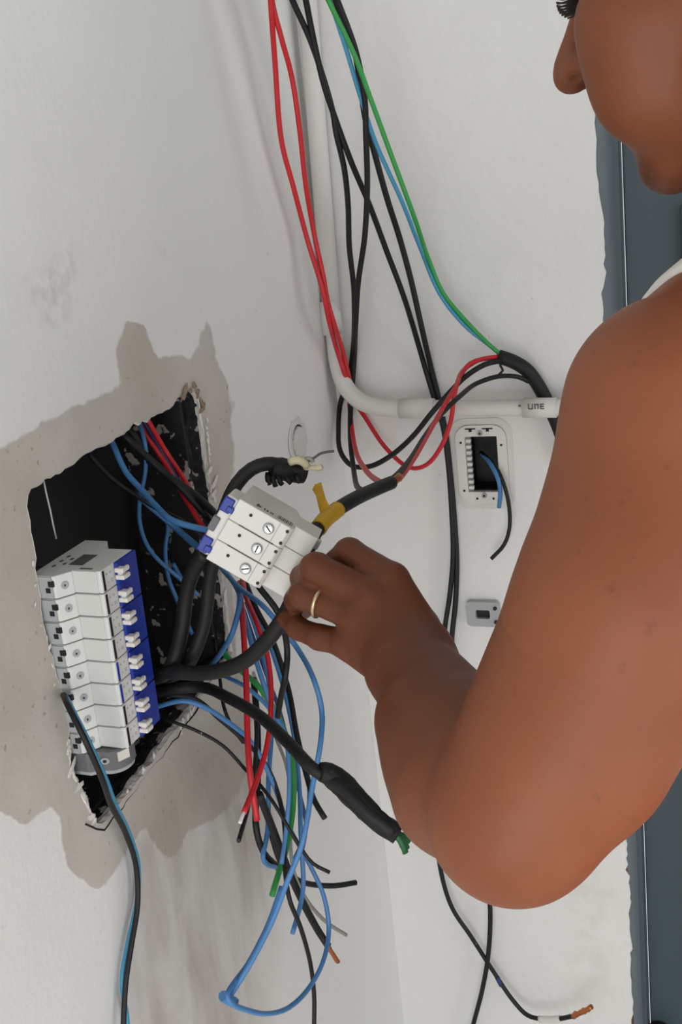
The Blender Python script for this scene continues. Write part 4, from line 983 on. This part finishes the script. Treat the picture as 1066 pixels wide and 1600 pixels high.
# --- hand
mcp = [at(612, 907, 0.838), at(580, 932, 0.832), at(556, 962, 0.836), at(542, 1004, 0.846)]
palm = [RC(at(660, 1012, 0.806), mcp[0], 0.020, 0.0135, 0.010), RC(at(648, 1022, 0.806), mcp[1], 0.020, 0.0135, 0.010),
        RC(at(636, 1035, 0.806), mcp[2], 0.020, 0.0130, 0.010), RC(at(624, 1046, 0.812), mcp[3], 0.019, 0.0125, 0.010), RC(W, at(630, 1012, 0.815), 0.029, 0.023, 0.012)]
palm += [EL(m_ - R3 @ np.array([0, 0, 0.006]), (0.0105, 0.0105, 0.0095), None, 0.006) for m_ in mcp]
def finger(pts, rs, k=0.004): return [RC(pts[i], pts[i + 1], rs[i], rs[i + 1], k) for i in range(len(pts) - 1)]
fingers = [finger([mcp[0], at(546, 864, 0.866), at(508, 893, 0.897), at(497, 918, 0.915)], [0.0130, 0.0112, 0.0098, 0.0085]),
           finger([mcp[1], at(494, 888, 0.850), at(474, 903, 0.882), at(480, 925, 0.910)], [0.0128, 0.0116, 0.0098, 0.0085]),
           finger([mcp[2], at(473, 930, 0.854), at(463, 938, 0.885), at(474, 952, 0.912)], [0.0118, 0.0100, 0.0090, 0.0082]),
           finger([mcp[3], at(500, 996, 0.860), at(466, 982, 0.882), at(446, 967, 0.899)], [0.0112, 0.0095, 0.0086, 0.0068])]
thumb = finger([at(652, 985, 0.835), at(600, 930, 0.885), at(548, 905, 0.925), at(510, 900, 0.935)], [0.018, 0.0135, 0.011, 0.0095], 0.01)
# --- torso, neck, far arm, legs
NB = np.array([0.080, 0.82, 1.395])
SR = np.array([0.10, 0.985, 1.36])
chest = np.array([0.060, 0.80, 1.235])
HIP = np.array([0.185, 0.775, 0.92])
TB = np.array([tR, tF, UPW])
torso = [EL(chest, (0.160, 0.105, 0.165), TB, 0.05), EL((chest + HIP) / 2, (0.150, 0.115, 0.17), TB, 0.05),
         EL(HIP + UPW * 0.02, (0.165, 0.120, 0.14), TB, 0.05),
         RC(S + UPW * 0.005, chest + tR * -0.08 + UPW * 0.09, 0.055, 0.06, 0.03), RC(SR, chest + tR * 0.08 + UPW * 0.09, 0.055, 0.06, 0.03),
         RC(NB - UPW * 0.06, H(0, -0.035, 0.055), 0.060, 0.055, 0.03),
         RC(at(1043, 562, 0.66), at(1195, 430, 0.74), 0.035, 0.038, 0.02), RC(SR - tR * 0.03, NB + np.array([0, 0.03, 0]), 0.042, 0.045, 0.03)]
ER = SR - UPW * 0.28 + tR * 0.06 - tF * 0.04
WR = ER - UPW * 0.22 + tF * 0.10
farm = [RC(SR, ER, 0.058, 0.043, 0.03), RC(ER, WR, 0.043, 0.028, 0.02), RC(WR, WR - UPW * 0.09 + tF * 0.02, 0.030, 0.024, 0.015)]
ffing = []
for k in range(4):
    b = WR - UPW * 0.09 + tF * (0.02 + (k - 1.5) * 0.019)
    ffing.append(finger([b, b - UPW * 0.04 - tR * 0.006, b - UPW * (0.075 - 0.006 * abs(k - 1)) - tR * 0.022], [0.0105, 0.0095, 0.0078]))
ffing.append(finger([WR - UPW * 0.03 + tF * 0.025, WR - UPW * 0.07 + tF * 0.055 - tR * 0.01, WR - UPW * 0.10 + tF * 0.06 - tR * 0.02], [0.015, 0.011, 0.009]))
legs = []
for sgn in (-1, 1):
    h = HIP + tR * 0.085 * sgn - UPW * 0.04; kn = np.array([*(h + tR * 0.02 * sgn + tF * 0.02)[:2], 0.48]); an = np.array([*(kn - tF * 0.03)[:2], 0.08])
    legs.append([RC(h, kn, 0.088, 0.058, 0.04), RC(kn, an, 0.056, 0.038, 0.03), EL((kn + an) / 2 + UPW * 0.07 - tF * 0.02, (0.05, 0.05, 0.11), None, 0.03),
                 RC(an - UPW * 0.035 - tF * 0.02, an - UPW * 0.045 + tF * 0.13, 0.034, 0.026, 0.03)])
groups = [(torso, 0.05), (head, 0.03), (arm, 0.02), (palm, 0.012)] + [(f, 0.003) for f in fingers] + [(thumb, 0.01), (farm, 0.035)] + [(f, 0.006) for f in ffing] + [(g, 0.04) for g in legs]
BV, BF = surface(groups, head_cut, 0.0026)

skin = bpy.data.materials.new('skin'); skin.use_nodes = True
n, l = nt(skin); b = n['Principled BSDF']
b.inputs['Roughness'].default_value = 0.5; b.inputs['Specular IOR Level'].default_value = 0.35
b.inputs['Subsurface Weight'].default_value = 0.12; b.inputs['Subsurface Radius'].default_value = (0.012, 0.004, 0.002); b.inputs['Subsurface Scale'].default_value = 0.5
tc = n.new('ShaderNodeTexCoord')
def tnoise(sc, det=4):
    t = n.new('ShaderNodeTexNoise'); t.inputs['Scale'].default_value = sc; t.inputs['Detail'].default_value = det; l.new(tc.outputs['Object'], t.inputs['Vector']); return t.outputs['Fac']
def tmix(f, a, c):
    t = n.new('ShaderNodeMix'); t.data_type = 'RGBA'
    l.new(f, t.inputs[0])
    for i, v in ((6, a), (7, c)):
        if isinstance(v, tuple): t.inputs[i].default_value = (*v, 1)
        else: l.new(v, t.inputs[i])
    return t.outputs[2]
def tmap(v, a, c, o0=0.0, o1=1.0):
    t = n.new('ShaderNodeMapRange'); t.inputs[1].default_value = a; t.inputs[2].default_value = c; t.inputs[3].default_value = o0; t.inputs[4].default_value = o1; l.new(v, t.inputs[0]); return t.outputs[0]
col = tmix(tmap(tnoise(14), 0.35, 0.65), lin(130, 72, 43), lin(138, 79, 48))
col = tmix(tmap(tnoise(90), 0.66, 0.76, 0, 0.5), col, lin(108, 60, 40))
def tattr(a):
    t = n.new('ShaderNodeAttribute'); t.attribute_name = a; return t.outputs['Fac']
mu = n.new('ShaderNodeMath'); mu.operation = 'MULTIPLY'; l.new(tattr('stubble'), mu.inputs[0]); l.new(tmap(tnoise(260, 2), 0.35, 0.6, 0.35, 1.0), mu.inputs[1])
col = tmix(mu.outputs[0], col, lin(66, 40, 32))
mu2 = n.new('ShaderNodeMath'); mu2.operation = 'MULTIPLY'; l.new(tattr('tan'), mu2.inputs[0]); mu2.inputs[1].default_value = 1.0
col = tmix(mu2.outputs[0], col, lin(92, 49, 26))
l.new(col, b.inputs['Base Color'])
bp = n.new('ShaderNodeBump'); bp.inputs['Strength'].default_value = 0.10; bp.inputs['Distance'].default_value = 0.002; l.new(tnoise(420, 3), bp.inputs['Height']); l.new(bp.outputs[0], b.inputs['Normal'])

foot = np.array([HIP[0], HIP[1], 0.0])
man = empty('person', Matrix.Translation(foot), 'man in a white vest leaning in, gripping the thick black cable with one hand', 'person')
body = mesh_np('body', BV, BF, skin, man, foot)
hl = (BV - HO) @ HB.T / HS
stub = np.clip(1 - np.linalg.norm((hl - np.array([0, 0.082, 0.000])) / np.array([0.040, 0.030, 0.022]), axis=1), 0, 1) * 2.2
stub = np.maximum(stub, 0.8 * np.clip(1 - np.linalg.norm((hl - np.array([0, 0.098, 0.061])) / np.array([0.030, 0.016, 0.007]), axis=1), 0, 1) * 2)
stub = np.maximum(stub, 0.9 * np.clip(1 - np.linalg.norm((hl - np.array([0, 0.096, 0.047])) / np.array([0.024, 0.014, 0.004]), axis=1), 0, 1) * 2)
stub = np.clip(stub + 0.0, 0, 0.9)
set_attr(body, 'stubble', stub)
def seg_d(p, a, b_):
    e = b_ - a; t = np.clip(((p - a) @ e) / (e @ e), 0, 1); return np.linalg.norm(p - a - t[:, None] * e, axis=1), t
td, tt = seg_d(BV, at(500, 930, 0.86), at(800, 1330, 0.62))
set_attr(body, 'tan', np.where(td < 0.12, np.interp(tt, [0, 0.45, 0.75, 1.0], [0.8, 0.75, 0.6, 0.0]), np.where(np.linalg.norm(BV - H(0, 0.02, 0.08), axis=1) < 0.17, 0.3, 0)))  # shade of hand and forearm put into skin colour, plus slight face tan

# clothes
def vest_post(p, d):
    q = p - chest; s = q @ tR; u = q @ UPW
    half = np.interp(u, [-0.3, 0.0, 0.06, 0.12, 0.19], [0.30, 0.30, 0.150, 0.118, 0.100])
    side = np.abs(s) - half
    neck = 0.080 - np.linalg.norm((p - (NB + UPW * 0.03 + tF * 0.03)) * np.array([1, 1, 0.75]), axis=1)
    low = (0.98 - p[:, 2])
    return np.maximum.reduce([d - 0.0045, side, neck, low, u - 0.26])
VV, VF = surface([(torso[:5] + torso[6:], 0.05)], (), 0.004, post=vest_post)
mesh_np('vest', VV, VF, M['cotton'], man, foot)
def shorts_post(p, d): return np.maximum.reduce([d - 0.012, p[:, 2] - 1.04, 0.50 - p[:, 2]])
SV, SF = surface([(torso[1:3], 0.05)] + [(g, 0.04) for g in legs], (), 0.006, post=shorts_post)
mesh_np('shorts', SV, SF, M['red_cloth'], man, foot)
def hair_post(p, d):
    q = (p - HO) @ HB.T / HS
    hl_ = np.interp(q[:, 1], [-0.12, -0.02, 0.02, 0.06, 0.1], [0.05, 0.10, 0.135, 0.165, 0.19])
    return np.maximum(d - 0.006, (hl_ - q[:, 2]))
HV, HF_ = surface([(head[:2], 0.02)], (), 0.004, post=hair_post)
mesh_np('hair', HV, HF_, M['hair'], man, foot)
for sx in (1, -1):
    lv = []; lf = []
    for k in range(14):
        t = k / 13; x = sx * (0.016 + 0.030 * t); y = 0.0865 - 0.011 * t * t; z = 0.112
        pts_ = [H(x, y - 0.003, z), H(x * 1.03, y + 0.006, z - 0.005), H(x * 1.08 + sx * 0.002 * t, y + 0.012, z - 0.0045 + 0.002 * (k % 2))]
        a, f_ = tube_data(catmull(pts_, 0.003) - foot, 0.0007, 5); o = len(lv); lv += list(a); lf += [tuple(i + o for i in q) for q in f_]
    a, f_ = tube_data(catmull([H(sx * (0.016 + 0.030 * t), 0.0865 - 0.011 * t * t, 0.1115) for t in np.linspace(0, 1, 8)], 0.003) - foot, 0.0011, 6); o = len(lv); lv += list(a); lf += [tuple(i + o for i in q) for q in f_]
    pydata('eyelashes', lv, lf, M['lash'], man, True)['kind'] = 'stuff'
# wedding ring on the ring finger
ra, rb = mcp[2], at(473, 930, 0.854)
rc_ = ra + (rb - ra) * 0.66; ax = unit(rb - ra); u1 = unit(np.cross(ax, UPW)); u2 = np.cross(ax, u1)
ringp = np.array([rc_ + 0.0112 * (math.cos(a) * u1 + math.sin(a) * u2) for a in np.linspace(0, 2 * math.pi, 41)])
tube('ring', ringp - foot, 0.0017, M['ring_gold'], man, 8)
for g in legs:
    f0, f1 = g[3].a, g[3].b
    bm = bmesh.new(); c = (f0 + f1) / 2
    ang = math.atan2(tF[1], tF[0])
    add_box(bm, Vector((c[0] - foot[0], c[1] - foot[1], 0.005)), (0.25, 0.09, 0.012), 0.004, Matrix.Rotation(ang, 3, 'Z'))
    bm_obj('sandal', bm, M['sandal'], man)
